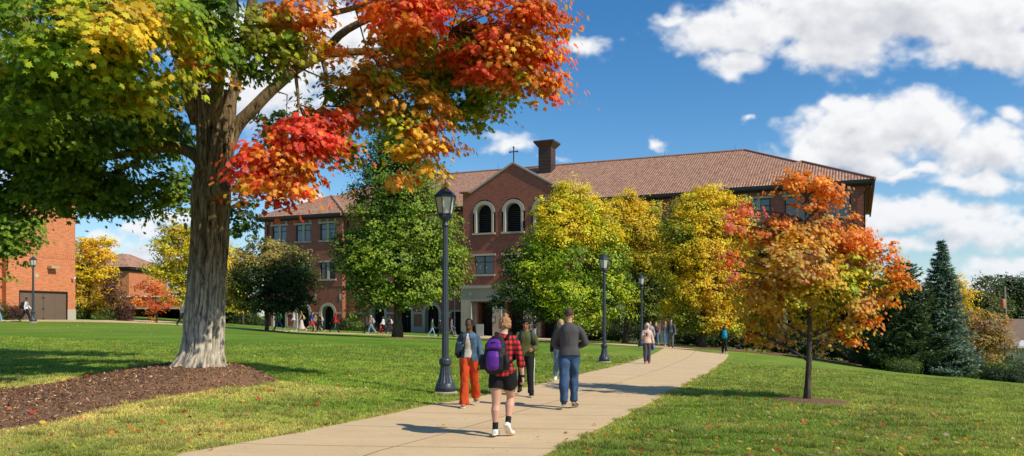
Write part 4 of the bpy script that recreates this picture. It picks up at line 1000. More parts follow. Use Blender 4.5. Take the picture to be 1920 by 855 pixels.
deciduous('ash_tree','largest yellow green ash tree, directly left of the small orange maple','tree',1316,652,56,
  [(1330,365,40,20,0,3),(1295,385,38,26,0,3),(1365,395,44,28,0,3),(1325,420,60,34,-.3,3),(1270,440,36,34,0,4),(1385,440,36,34,0,3),(1320,475,66,38,-.4,4),(1265,500,40,34,0,4),(1390,500,40,36,0,4),(1330,535,70,38,-.4,4),(1275,560,40,30,0,4),(1385,560,40,32,0,4),(1320,595,62,26,-.2,4),(1370,610,36,18,0,0),(1290,605,30,16,0,0)],
  YGP,.17,OVAL,65,.44,22,.24,dens=1.1,flat=.5,curl=.15,carve=.3,soft=.7)
# --- left background
deciduous('locust_tree','airy golden yellow tree beside the corner of the orange brick block','tree',165,600,72,
  [(195,452,22,10,0,0),(160,460,22,16,0,0),(185,478,30,14,0,0),(155,500,26,24,0,0),(190,515,26,18,0,0),(150,540,22,24,0,0),(195,555,24,18,0,0),(165,575,26,14,0,0),(200,580,16,8,0,0)],
  [pal((.5,.36,.03),YEL,YEL,YO)],.2,OVAL,66,.42,16,.12,dens=1.5,flat=.35,carve=.25)
deciduous('plum_tree','small purple leaved tree between the golden tree and the low brick bridge','tree',222,600,70,
  [(212,525,14,16,0,0),(205,545,18,14,0,0),(225,560,22,18,0,1),(235,582,20,14,0,1),(205,580,18,14,0,1)],
  [pal((.09,.03,.035),(.17,.06,.06),(.12,.05,.04)),pal((.12,.07,.03),(.24,.1,.06),(.1,.09,.03))],.2,OVAL,67,.42,14,.07,dens=1.1)
deciduous('maple_tree','small slender tree with sparse scarlet leaves before the low brick bridge','tree',293,606,66,
  [(280,535,24,10,0,0),(305,548,22,8,0,0),(265,560,20,10,0,0),(300,572,26,8,0,0),(285,590,14,8,0,0),(320,560,16,8,0,0)],
  [pal(RED,RO,(.6,.12,.08),ORG)],.18,OVAL,68,.42,15,.07,dens=1.4,flat=.3,carve=.2)
deciduous('locust_tree','tall yellow tree partly hidden behind the big maple trunk','tree',365,606,74,
  [(325,430,26,14,0,0),(350,445,36,20,0,0),(310,460,26,20,0,1),(345,480,36,22,0,0),(310,505,34,20,0,1),(350,520,34,24,0,1),(335,550,28,20,0,1),(385,470,40,40,0,0),(420,490,26,34,0,0),(430,530,30,30,0,0),(400,560,40,26,0,1),(440,565,22,20,0,0)],
  [pal((.5,.42,.03),YEL,YEL,YG),pal(G_LT,YG,YEL,YG)],.22,OVAL,69,.5,16,.16,dens=1.3,flat=.4,carve=.28)
deciduous('maple_tree','bronze tinted tree peeping out left of the brick building corner','tree',455,612,82,
  [(472,455,16,14,0,0),(455,480,20,18,0,0),(470,510,24,22,0,0),(450,545,20,26,0,0)],
  [pal(G_DK,(.14,.09,.03),(.25,.13,.06),G_MD)],.26,OVAL,70,.55,15,.12)
deciduous('maple_tree','bright green leafy tree at the left edge before the orange brick block','tree',-45,640,34,
  [(0,370,40,30,0,0),(30,395,44,30,0,0),(0,430,60,40,0,0),(50,430,32,26,0,1),(20,475,44,26,0,0),(-40,400,60,60,0,0),(-60,480,60,50,0,0)],
  [pal(G_MD,G_LT,G_LT,(.28,.34,.04)),pal(G_LT,(.3,.38,.04))],.17,MAPLE,71,.42,18,.16,htrunk=6)
# --- right background
deciduous('crabapple_tree','rounded low tree with brown and olive leaves right of the blue spruce','tree',1842,700,56,
  [(1820,595,26,16,0,0),(1855,605,32,20,0,0),(1830,635,40,24,0,1),(1875,635,30,20,0,1),(1805,655,26,18,0,1),(1850,665,36,14,0,1)],
  [pal((.5,.2,.07),(.62,.3,.08),(.5,.36,.09),(.3,.28,.05)),pal((.3,.3,.05),(.5,.3,.08),(.36,.3,.07))],.17,OVAL,72,.42,15,.12,stems=3,dens=1.3,carve=.25)
deciduous('locust_tree','bright yellow tree showing behind the blue spruce','tree',1795,690,78,
  [(1790,530,24,16,0,0),(1805,555,22,20,0,0),(1815,580,20,16,0,0),(1790,600,30,22,0,0),(1775,560,26,30,0,0)],
  [pal((.55,.42,.03),YEL,YEL,YO)],.24,OVAL,73,.5,15,.14)
def far(label,px,py,D,blobs,p,seed,leaf=.32): deciduous('broadleaf_tree',label,'tree',px,py,D,blobs,p,leaf,OVAL,seed,.8,16,.3,dens=1.7,flat=.5,carve=.2)
FG=[pal((.03,.06,.014),(.05,.09,.02),(.09,.13,.03)),pal((.06,.1,.02),(.12,.16,.03),(.2,.2,.05))]
far('loose yellow green tree beyond the brown tree, left of the utility pole',1850,690,105,[(1850,530,26,14,0,1),(1835,560,34,22,0,1),(1860,580,34,24,0,1),(1830,600,34,18,0,1)],FG,74)
far('large dark green tree behind the house roof and utility pole',1905,690,110,[(1890,530,30,16,0,0),(1915,545,34,24,0,0),(1880,565,36,22,0,0),(1915,585,40,22,0,0),(1960,550,44,40,0,0)],FG,75)
far('pale green tree low behind the yellow tree and spruce',1815,700,92,[(1815,600,26,20,0,1),(1830,625,30,18,0,1),(1800,640,30,20,0,1)],FG,76,.26)

# --- conifers
def conifer(name,label,px,py,D,topy,rpx,seed,base_col,tip_col,levels=30,nb=15,sag=.25,up=.25,r_exp=.85,bare=.02,tuft=.26):
    bx=(px-CX)/F*D; z0=G(bx,D); H=CAMZ+(HY-topy)/F*D-z0; Rm=rpx*D/F; rg=np.random.default_rng(seed)
    root=empty(name,(bx,D,z0),label,'tree')
    t=MB(); t.tube([(0,0,-.1),(0,0,H*.5),(0,0,H*.97)],[.022*H,.012*H,.01],8); t.build('trunk',M['bark_dk'],root)
    P=[];Nn=[];C=[];S=[];R_=[]; br=MB()
    for l in range(levels):
        f=(l+.5)/levels; Rl0=Rm*(1-f)**r_exp+.10
        for b in range(max(5,int(nb*(1-.45*f)))):
            a=rg.uniform(0,6.283); z=H*(bare+(1-bare)*min(.985,max(0,f+rg.normal(0,.3)/levels))); L_=Rl0*rg.uniform(.68,1.15); n=max(3,int(L_/.055)); s=np.linspace(.06,1,n)
            zz=z-sag*L_*s+up*L_*s*s*s; x=np.cos(a)*L_*s; y=np.sin(a)*L_*s
            if l%2==0 and L_>.5: br.tube([(0,0,z),(x[n//2],y[n//2],zz[n//2]),(x[-1],y[-1],zz[-1])],[.022,.014,.006],3)
            w=L_*.26*(1-s*.7)+.05
            k=4; idx=np.repeat(np.arange(n),k); off=rg.uniform(-1,1,len(idx))*w[idx]
            px_=x[idx]-np.sin(a)*off; py_=y[idx]+np.cos(a)*off; pz=zz[idx]-.12*np.abs(off)+rg.normal(0,.02,len(idx))
            P.append(np.stack([px_,py_,pz],1)); d=np.stack([np.cos(a)+ -np.sin(a)*np.sign(off)*.8,np.sin(a)+np.cos(a)*np.sign(off)*.8,rg.normal(.15,.35,len(idx))],1); R_.append(d)
            nn=rg.normal(size=(len(idx),3))*.5+[0,0,1]; Nn.append(nn)
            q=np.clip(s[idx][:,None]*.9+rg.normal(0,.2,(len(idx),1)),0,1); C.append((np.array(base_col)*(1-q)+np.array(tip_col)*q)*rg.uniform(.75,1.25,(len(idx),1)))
            S.append(rg.uniform(.6,1.1,len(idx))*tuft)
    P=np.concatenate(P);Nn=np.concatenate(Nn);C=np.concatenate(C);S=np.concatenate(S);R_=np.concatenate(R_)
    # template runs along 'rot' axis (x)
    cards('crown',P,Nn,S,S,C,M['needle'],[(-.1,0),(.25,-.13),(.8,0),(.25,.13)],rot=R_,rng=rg,parent=root)
    br.build('limbs',M['bark_dk'],root)
    return root
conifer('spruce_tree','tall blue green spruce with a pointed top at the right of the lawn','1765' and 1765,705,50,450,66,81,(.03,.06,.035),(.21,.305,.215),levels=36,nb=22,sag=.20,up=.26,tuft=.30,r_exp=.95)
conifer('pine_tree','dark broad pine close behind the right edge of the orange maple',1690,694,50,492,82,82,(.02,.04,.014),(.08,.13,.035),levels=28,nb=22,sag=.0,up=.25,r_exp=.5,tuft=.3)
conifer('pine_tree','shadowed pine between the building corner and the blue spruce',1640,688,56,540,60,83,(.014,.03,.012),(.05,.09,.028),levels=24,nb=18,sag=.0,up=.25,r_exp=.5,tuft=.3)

# --- shrubs
def shrub(label,px,D,rpx,hpx,p,seed,name='shrub',leaf=.1,clump=.28,ybase=None,group=None,wide=1,z=None):
    x=(px-CX)/F*D; zb=G(x,D) if z is None else z; s=D/F; root=empty(name,(x,D,zb),label,'shrub',group)
    r=rpx*s; h=hpx*s; rg=np.random.default_rng(seed); bl=[]
    for i in range(5): a=rg.uniform(0,6.28); bl.append((math.cos(a)*r*.45*wide,math.sin(a)*r*.4,h*rg.uniform(.38,.6),r*.55,r*.55,h*.42,0))
    bl.append((0,0,h*.45,r*.7,r*.6,h*.48,0))
    o,nodes,n=crown('foliage',root,bl,M['leaf'],leaf,OVAL,seed,clump,14,[p],dens=1.0,flat=.7,shell=.7)
    mb=MB()
    for i in range(5):
        a=rg.uniform(0,6.28); mb.tube([(0,0,-.1),(math.cos(a)*r*.2,math.sin(a)*r*.2,h*.3),(math.cos(a)*r*.4,math.sin(a)*r*.4,h*.7)],[.03,.02,.01],5)
    mb.build('stem',M['bark_dk'],root); return root
DKG=pal((.018,.036,.010),(.035,.07,.016),(.08,.13,.025)); MDG=pal((.045,.09,.016),(.10,.17,.025),(.18,.26,.04)); PUR=pal((.05,.025,.02),(.12,.05,.04),(.09,.06,.03))
shrub('clipped dark green hedge clump at the right edge below the house roof',1890,50,52,26,DKG,91); shrub('leafy mid green hedge in front of the house, behind the darker clump',1870,60,80,44,MDG,92,leaf=.14,clump=.4)
shrub('low juniper mound at the foot of the dark pine',1690,47,34,30,MDG,93,leaf=.09)
shrub('grey green juniper mound left of the blue spruce foot',1655,50,30,26,DKG,94,leaf=.09)
shrub('purple brown bush beside the brown garage doors',25,62.5,24,30,PUR,95); shrub('yellow green bush at the far left behind the walking student',-2,61.5,14,40,MDG,96)
shrub('dark green bush under the golden tree',150,71.5,24,26,MDG,97,leaf=.12); shrub('dark bush under the purple tree',195,69.5,22,22,MDG,98,leaf=.12); shrub('reddish brown bush at the bridge pillar',238,69,16,26,PUR,99,leaf=.12)
for i,(px,D,r,h,lab) in enumerate([(640,84.5,20,24,'dark evergreen bush at the building corner behind the hooded red walker'),(668,84.5,24,20,'dark evergreen bush under the tall green tree, against the brick wall'),
    (690,83.5,18,18,'small dark bush left of the arch nearest the tall green tree'),(450,86,34,36,'dark bush mass left of the brick building corner'),(425,84,24,30,'dark bush behind the right side of the big trunk'),(478,88,14,26,'narrow dark bush touching the left building corner')]):
    shrub(lab,px,D,r,h,DKG if i!=1 else MDG,110+i,leaf=.14,clump=.4)
for i,(px,D,r,h,lab) in enumerate([(1110,74,38,40,'dark bush right of the entrance under the lime green tree'),(1160,72,34,38,'dark bush left of the more distant path lamp'),(1205,70,34,42,'dark bush directly behind the far path lamp'),(1290,67,44,46,'dark wide bush behind the walking couple'),
    (1345,65,42,46,'dark bush behind the walker with the turquoise pack'),(1400,63.5,40,50,'dark bush at the left skirt of the orange maple'),(1455,62,40,52,'dark bush behind the left of the orange maple'),(1510,61,40,52,'dark bush behind the orange maple trunk'),(1560,60,34,48,'dark bush right of the orange maple trunk')]):
    shrub(lab,px,D,r,h,DKG,130+i,leaf=.15,clump=.42)
# ------------------------------------------------------------------ left hand buildings
def garage():
    B=np.array((-37.5,68.7)); d=np.array((.37,.93)); d/=np.linalg.norm(d); z0=1.2; ang=math.atan2(-d[1],-d[0])
    root=empty('brick_hall',(B[0],B[1],z0),'bright orange brick block at the far left with brown double doors','building'); root.rotation_euler=(0,0,ang)
    # local x runs from the far corner toward the camera side, local y<0.. faces the sun side
    sgn=1
    n=np.array((d[1],-d[0]))   # outward normal in world
    # local +y in world:
    ly=np.array((-math.sin(ang),math.cos(ang))); o=1 if np.dot(ly,n)>0 else -1
    def P(s,v,z): return (s,o*v,z)
    wl=MB()
    def rect(s0,s1,a,b,v=0): wl.poly([P(s0,v,a),P(s1,v,a),P(s1,v,b),P(s0,v,b)],[(s0,a),(s1,a),(s1,b),(s0,b)])
    T=10.4; dt=2.75; rect(-.0,.79,1.25,T); rect(.79,5.1,dt,T); rect(5.1,6.2,1.0,T); rect(6.2,6.75,-.5,T,-.5); rect(6.75,22,-.5,T,0)
    for s,a,b in ((6.2,0,-.5),(6.75,0,-.5)): wl.poly([P(s,a,-.5),P(s,b,-.5),P(s,b,T),P(s,a,T)],[(a,0),(b,0),(b,T),(a,T)])
    wl.poly([P(0,0,-.5),P(0,-14,-.5),P(0,-14,T),P(0,0,T)],[(0,0),(14,0),(14,T),(0,T)]); wl.poly([P(22,0,-.5),P(22,-14,-.5),P(22,-14,T),P(22,0,T)],[(0,0),(14,0),(14,T),(0,T)])
    w=wl.build('wall',M['brick_org'],root)
    b=MB()
    for s in np.arange(.1,6.1,.2): b.box((s,o*.0,5.72),(.16,.05,.42))
    b.build('soldier_course',M['brick_org'],w)
    pl=MB(); pl.box((.385,o*.01,.5),(.83,.08,1.52)); pl.build('stone_plinth',M['stone'],root); pl=MB(); pl.box((5.65,o*.01,.2),(1.08,.08,1.62)); pl.build('stone_plinth',M['stone'],root)
    for i,(a,bb) in enumerate(((.82,2.93),(2.96,5.07))):
        dm=MB(); dm.box(((a+bb)/2,-o*.12,(dt+.1)/2),(bb-a,.06,dt-.1)); dm.box(((a+bb)/2,-o*.085,(dt+.1)/2),(.03,.02,dt-.2)); dr=dm.build('door',M['doorbrown'],root)
        h=MB(); 
        for z in (.45,1.3,2.2): h.box((a+.06 if i else bb-.06,-o*.08,z),(.07,.04,.14))
        h.build('hinge',M['iron'],dr)
    fr=MB(); fr.box((2.95,-o*.05,dt-.03),(4.36,.2,.08)); 
    for s in (.795,5.1): fr.box((s,-o*.05,dt/2-.04),(.05,.2,dt-.02))
    fr.build('door_frame',M['bronze'],root)
    l=MB(); l.box((2.3,o*.28,4.75),(.75,.5,.22)); l.build('wall_lamp',simple('beige_lamp',(.42,.33,.2),.5),root)
    c=MB(); c.box((.35,o*.2,3.95),(.16,.34,.14)); c.tube([P(.35,0,3.8),P(.35,.15,3.88)],[.03,.03],6); c.build('security_camera',simple('white_plastic',(.75,.75,.72),.4),root)
    dmb=MB()
    for s,z in ((3.6,4.0),(3.55,7.2)): dmb.add([P(s-.22,.03,z),P(s,.03,z-.22),P(s+.22,.03,z),P(s,.03,z+.22)],[[0,1,2,3]])
    dmb.build('stone_diamond',M['stone'],root)
    r=MB(); r.box((11,-o*7,T+.1),(22.6,14.6,.25)); r.build('roof_edge',M['fascia'],root)
    # soft hinged trees etc. are separate
garage()
def tower():
    D=98; x0,x1=[(p-CX)/F*D for p in (150,246)]; w=x1-x0; root=empty('brick_tower',((x0+x1)/2,D,1.2),'small orange brick tower with hipped tile roof behind the golden tree','building',rz=R(-9))
    h=6.5; mb=MB(); mb.box((0,4,h/2-1),(w,8,h+2)); mb.build('wall',M['brick_org'],root)
    e=MB(); e.box((0,4,h+.12),(w+.9,8.9,.26)); e.box((0,4,h-.12),(w+.4,8.4,.2)); e.build('eaves',M['fascia'],root)
    a=w/2+.6; b=4.6; z=h+.26; zt=z+1.95; v=[(-a,4-b,z),(a,4-b,z),(a,4+b,z),(-a,4+b,z),(0,4-b+a,zt),(0,4+b-a,zt)]
    r=MB()
    def uvf(idx,e):
        p=[np.array(v[i],float) for i in idx]; n=np.cross(p[1]-p[0],p[2]-p[0]); n/=np.linalg.norm(n); e=np.array(e,float); ww=np.cross(n,e)
        r.poly(p,[(float((q-p[0])@e),float((q-p[0])@ww)) for q in p])
    uvf((0,1,4),(1,0,0)); uvf((2,3,5),(1,0,0)); uvf((1,2,5,4),(0,1,0)); uvf((3,0,4,5),(0,1,0)); r.build('roof',M['tile'],root)
tower()
def bridge():
    D=88; X=lambda p:(p-CX)/F*D; root=empty('covered_walkway',(X(228),D,1.2),'low brick bridge building with a dark open passage under it','building')
    L_=X(450)-X(228); mb=MB(); mb.box((L_/2,3,2.25),(L_,6,1.2)); 
    mb.box((.45,3,.6),(.9,6,2.1)); mb.build('wall',M['brick_org'],root)
    c=MB(); c.box((L_/2,3,2.93),(L_+.2,6.3,.16)); c.build('coping',simple('white_coping',(.7,.68,.62),.8),root)
    l=MB(); l.box(((L_+.9)/2,-.03,1.6),(L_-.9,.1,.11)); l.build('lintel',M['stone'],root)
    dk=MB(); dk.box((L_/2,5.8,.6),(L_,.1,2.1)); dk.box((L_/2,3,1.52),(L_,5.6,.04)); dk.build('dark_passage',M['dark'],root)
    for k in (3.6,6.4,9.2): q=MB(); q.box((k,.5,.6),(.35,.35,1.85)); q.build('column',M['bark_dk'],root)
bridge()
def retaining():
    D=61; x0=(1583-CX)/F*D; x1=(1637-CX)/F*D; root=MB(); z=G((x0+x1)/2,D)
    mb=MB(); mb.box(((x0+x1)/2,D,z+.75),(x1-x0,.5,1.9),0); o=mb.build('concrete_wall',simple('brown_concrete',(.2,.15,.11),.9,0,.2,1.5),None)
    tag(o,'low tan concrete wall in the shade between the orange maple and the dark pine','wall')
    t=MB(); t.box(((x0+x1)/2,D,z+1.75),(x1-x0+.2,.7,.12)); t.build('coping',M['stone_dk'],o)
retaining()
# ------------------------------------------------------------------ far right: house, canopy, pole, car
def house():
    D=74; X=lambda p:(p-CX)/F*D; root=empty('bungalow',(X(1915),D,-3.6),'low house with brown shingle roof at the right edge behind the hedge','house')
    a,b=X(1868)-X(1915),X(2020)-X(1915); mb=MB(); mb.box(((a+b)/2+.3,4.5,1.3),(b-a-.8,8,2.7)); mb.build('wall',simple('pale_siding',(.42,.38,.33),.8,0,.1,1),root)
    r=MB(); z0=2.55; z1=5.25; r.add([(a,-.2,z0),(b,-.2,z0),(b,4.5,z1),(a,4.5,z1),(a,9.2,z0),(b,9.2,z0)],[[0,1,2,3],[3,2,5,4],[0,3,4],[1,5,2]]); r.build('roof',simple('brown_shingles',(.17,.115,.09),.9,0,.3,5,.3,.02),root)
    g=MB(); g.add([(2.1,-1.6,2.5),(5.6,-1.6,2.5),(3.85,-1.6,4.4),(3.85,3,4.4),(2.1,3,2.5),(5.6,3,2.5)],[[0,1,2],[0,2,3,4],[2,1,5,3]]); g.build('porch_gable',simple('dark_shingles',(.05,.045,.045),.8),root)
    v=MB(); v.lathe((.6,3.4,4.6),[(.16,0),(.16,.3),(.26,.34),(.2,.46)],10); v.build('roof_vent',simple('red_vent',(.3,.1,.06),.6),root)
    v=MB(); v.box((-2,3.6,4.8),(.3,.3,.5)); v.build('chimney',M['stone'],root)
    for k in (-1,1.4): w=MB(); w.box((k,.48,1.5),(1.3,.06,1.1)); f=w.build('window',simple('white_trim',(.7,.7,.68),.5),root); p=MB(); p.box((k,.44,1.5),(1.1,.04,.9)); p.build('pane',M['glass'],f)
    D=66; x=(1912-CX)/F*D; c=empty('patio_canopy',(x,D,G(x,D)),'pale grey canopy roof at the right edge below the house roof','canopy')
    zt=CAMZ-(638-HY)/F*D-G(x,D); m=MB(); m.add([(-.8,-1,zt-.45),(1.6,-1,zt-.45),(1.6,1,zt-.45),(-.8,1,zt-.45),(.1,0,zt),(.9,0,zt)],[[0,1,5,4],[1,2,5],[2,3,4,5],[3,0,4]]); m.box((.4,0,zt-.52),(2.4,2,.1)); m.build('roof',simple('canopy_fabric',(.5,.52,.52),.6),c)
    for sx in (-.7,1.5):
        for sy in (-.9,.9): l=MB(); l.box((sx,sy,zt/2-.3),(.08,.08,zt-.5)); l.build('post',M['wood'],c)
    D=92; x=(1886-CX)/F*D; u=empty('utility_pole',(x,D,-3.5),'grey wooden utility pole with a rusty transformer rising above the house','pole'); zt=CAMZ+(HY-537)/F*D+3.5
    m=MB(); m.tube([(.15,0,-.3),(0,0,zt*.5),(-.15,0,zt)],[.19,.17,.13],10); m.build('post',M['wood'],u)
    t=MB(); z=CAMZ+(HY-579)/F*D+3.5; t.lathe((-.42,-.1,z),[(.0,0),(.26,0),(.28,.1),(.28,1.0),(.2,1.12),(.0,1.14)],12); t.build('transformer',simple('rusty_metal',(.45,.16,.07),.6,0,.35,3),u)
    a=MB(); a.box((.35,0,z-.2),(1.4,.1,.12)); a.build('crossarm',M['wood'],u)
    i=MB(); 
    for k in (-.1,.9): i.lathe((k,0,z-.1),[(.05,0),(.07,.08),(.04,.16)],8)
    i.build('insulator',M['frost'],u)
    w=MB(); 
    P=[np.array((-.15+s*30,8*s,zt-.15-1.5*(1-(2*s-1)**2)*.5)) for s in np.linspace(0,1,12)]; w.tube(P,[.02]*12,4); P=[np.array((-.15-s*22,10*s,zt-.15-1.2*(1-(2*s-1)**2)*.5)) for s in np.linspace(0,1,12)]; w.tube(P,[.02]*12,4); w.build('wire',M['iron'],u)
house()
def car():
    D=57; x=(1909-CX)/F*D+2.15; z=CAMZ-(719-HY)/F*D; root=empty('parked_car',(x,D,z),'dark grey car whose nose shows at the right edge beyond the lawn','car')
    prof=[(-2.15,.35),(-2.2,.55),(-2.1,.72),(-1.9,.8),(-1.0,.93),(-.35,1.36),(.2,1.45),(.95,1.42),(1.65,1.02),(2.05,.95),(2.15,.7),(2.12,.35)]
    v=[];f=[]; ws=[.80,.86,.86,.84,.82,.62,.6,.6,.7,.78,.84,.82]; n=len(prof)
    for s in (-1,1):
        for (px_,pz),w in zip(prof,ws): v.append((px_,s*w,pz))
    for i in range(n-1): f.append([i,i+1,n+i+1,n+i])
    f.append(list(range(n))[::-1]); f.append([n+i for i in range(n)]); f.append([0,n,2*n-1,n-1])
    b=MB(); b.add(v,f,smooth=False); pm=simple('dark_car_paint',(.03,.032,.036),.18,.4,.05); b.build('body',pm,root)
    g=MB(); 
    for s in (-1,1): g.add([(-.9,s*.80,.96),(1.5,s*.74,1.03),(.9,s*.63,1.36),(-.3,s*.64,1.32)],[[0,1,2,3]])
    g.add([(-1.0,-.7,.96),(-1.0,.7,.96),(-.4,.58,1.35),(-.4,-.58,1.35)],[[0,1,2,3]]); g.build('window',M['glass'],root)
    for sx in (-1.35,1.35):
        for s in (-1,1):
            w=MB(); ax=Matrix.Rotation(R(90),3,'X'); w.lathe((0,0,0),[(.2,-.1),(.32,-.1),(.34,-.05),(.34,.05),(.32,.1),(.2,.1)],20); w.v=[(sx+p[0],s*.78+p[2],.34+p[1]) for p in w.v]
            t=w.build('wheel',simple('rubber',(.02,.02,.02),.8),root); r=MB(); r.lathe((0,0,0),[(.05,-.11),(.2,-.105),(.2,.105),(.05,.11)],10); r.v=[(sx+p[0],s*.78+p[2],.34+p[1]) for p in r.v]; r.build('rim',simple('alloy',(.5,.5,.5),.3,.8),t)
    for s in (-1,1): h=MB(); h.ball((-2.08,s*.62,.68),(.1,.2,.09),10,6); h.build('headlight',M['frost'],root)
    m=MB(); m.box((-2.19,0,.5),(.06,1.0,.16)); m.build('grille',M['dark'],root)
car()
# ------------------------------------------------------------------ street lamps
def lamp(px,D,label,H=4.57,rz=.26):
    x=(px-CX)/F*D; root=empty('street_lamp',(x,D,G(x,D)),label,'street lamp','cast iron street lamps along the paths',rz=rz)
    k=H/4.57
    m=MB(); m.lathe((0,0,0),[(.27,-.25),(.27,.05),(.25,.07)],20,smooth=False); m.build('footing',M['concrete'],root)
    b=MB(); b.lathe((0,0,.07),[(.225,0),(.225,.10),(.21,.13),(.205,.17),(.19,.19)],32)
    b.lathe((0,0,.26),[(.185,0),(.165,.06),(.135,.16),(.115,.28),(.108,.38)],32,flute=.09,nf=1,smooth=False)
    b.build('base',M['iron'],root)
    c=MB(); c.lathe((0,0,.64),[(.11,0),(.135,.015),(.14,.04),(.135,.10),(.14,.12),(.11,.15),(.085,.17)],24); c.build('collar',M['iron'],root)
    p=MB(); p.lathe((0,0,.8),[(.078,0),(.074,1.0),(.066,2.0),(.06,2.88)],24,flute=.10,nf=1,smooth=False); pl=p.build('pole',M['iron'],root)
    q=MB(); q.box((.07,0,1.75*1.0),(.06,.05,.12)); q.build('outlet_box',M['iron'],pl)
    h=MB(); h.lathe((0,0,3.66),[(.06,0),(.085,.02),(.085,.05),(.06,.07),(.06,.13),(.11,.17),(.145,.21),(.155,.25)],24); 
    n=6
    for z,r,t in ((3.92,.165,.035),(4.30,.235,.03)): h.lathe((0,0,z),[(r-.02,0),(r,0),(r,t),(r-.02,t)],n,smooth=False)
    for i in range(n):
        a=2*math.pi*i/n; h.tube([(.155*math.cos(a),.155*math.sin(a),3.93),(.228*math.cos(a),.228*math.sin(a),4.32)],[.013,.013],5,False)
    h.build('lantern_frame',M['iron'],root)
    g=MB(); g.lathe((0,0,0),[(.143,3.945),(.214,4.31)],n,smooth=False); g.build('glass_pane',M['frost'],root)
    r=MB(); r.lathe((0,0,4.33),[(.25,0),(.245,.02),(.17,.09),(.075,.17),(.05,.19)],n,smooth=False); rf=r.build('roof',M['iron'],root)
    f=MB(); f.lathe((0,0,4.51),[(.035,0),(.045,.02),(.02,.05),(.028,.08),(.012,.12),(.003,.22)],10); f.build('finial',M['iron'],rf)
    if k!=1: root.scale=(k,k,k)
    return root
lamp(835,17.5,'nearest street lamp beside the path, left of the woman in orange trousers')
lamp(1133,33.4,'second nearest street lamp, before the lime green tree and right of the path bend')
lamp(1203,50,'smaller street lamp behind the walker in the pink hooded jacket')
lamp(852,78,'farthest street lamp, close to the brick wall left of the entrance')
lamp(62,55,'street lamp at the far left before the brown garage doors')
def hydrant():
    D=71.5; x=(714-CX)/F*D; root=empty('fire_hydrant',(x,D,G(x,D)),'red fire hydrant beside the walkway before the brick arches','hydrant'); rm=simple('red_paint',(.5,.02,.02),.4)
    b=MB(); b.lathe((0,0,0),[(.17,-.1),(.17,.05),(.12,.06),(.12,.5),(.15,.52),(.15,.57),(.12,.6),(.09,.7),(.03,.74),(.03,.8)],16); b.build('barrel',rm,root)
    for s in (-1,1): c=MB(); c.tube([(s*.1,0,.42),(s*.22,0,.42)],[.06,.065],10); c.build('outlet_cap',rm,root)
    c=MB(); c.tube([(0,-.1,.38),(0,-.24,.38)],[.085,.09],12); c.build('pumper_cap',rm,root)
hydrant()
def board():
    D=77.5; x=(900-CX)/F*D; root=MB(); z=G(x,D); root.box((x,D,z+.6),(.75,.05,1.25),R(-24)); o=root.build('leaning_board',simple('grey_board',(.4,.42,.42),.6)); tag(o,'grey board leaning in the left entrance opening','board')
board()

# ------------------------------------------------------------------ people
def remesh(mb,name,voxel,smooth=3,fac=.5):
    me=bpy.data.meshes.new('tmp'); me.from_pydata(mb.v,[],mb.f); me.update()
    o=bpy.data.objects.new('tmp',me); COL.objects.link(o)
    r=o.modifiers.new('r','REMESH'); r.mode='VOXEL'; r.voxel_size=voxel; r.use_smooth_shade=True
    s=o.modifiers.new('s','SMOOTH'); s.factor=fac; s.iterations=smooth
    dg=bpy.context.evaluated_depsgraph_get(); ev=o.evaluated_get(dg); out=bpy.data.meshes.new_from_object(ev)
    bpy.data.objects.remove(o); bpy.data.meshes.remove(me); out.name=name; out.polygons.foreach_set('use_smooth',[True]*len(out.polygons)); return out
def paint(me,fn):
    co=np.empty(len(me.vertices)*3,np.float32); me.vertices.foreach_get('co',co); co=co.reshape(-1,3)
    c=np.ones((len(co),4),np.float32); c[:,:3]=fn(co); a=me.attributes.new('col','FLOAT_COLOR','POINT'); a.data.foreach_set('color',c.ravel())
def warp(me,amp,sc,z0=-9,z1=9,sz=.5):
    """fabric folds"""
    nrm=[v.normal.copy() for v in me.vertices]
    for v,n in zip(me.vertices,nrm):
        if z0<v.co.z<z1: v.co+=n*amp*.8*mnoise.noise(Vector((v.co.x*sc*.8,v.co.y*sc*.8,v.co.z*sc*sz)))
V3=lambda *a:np.array(a,float)
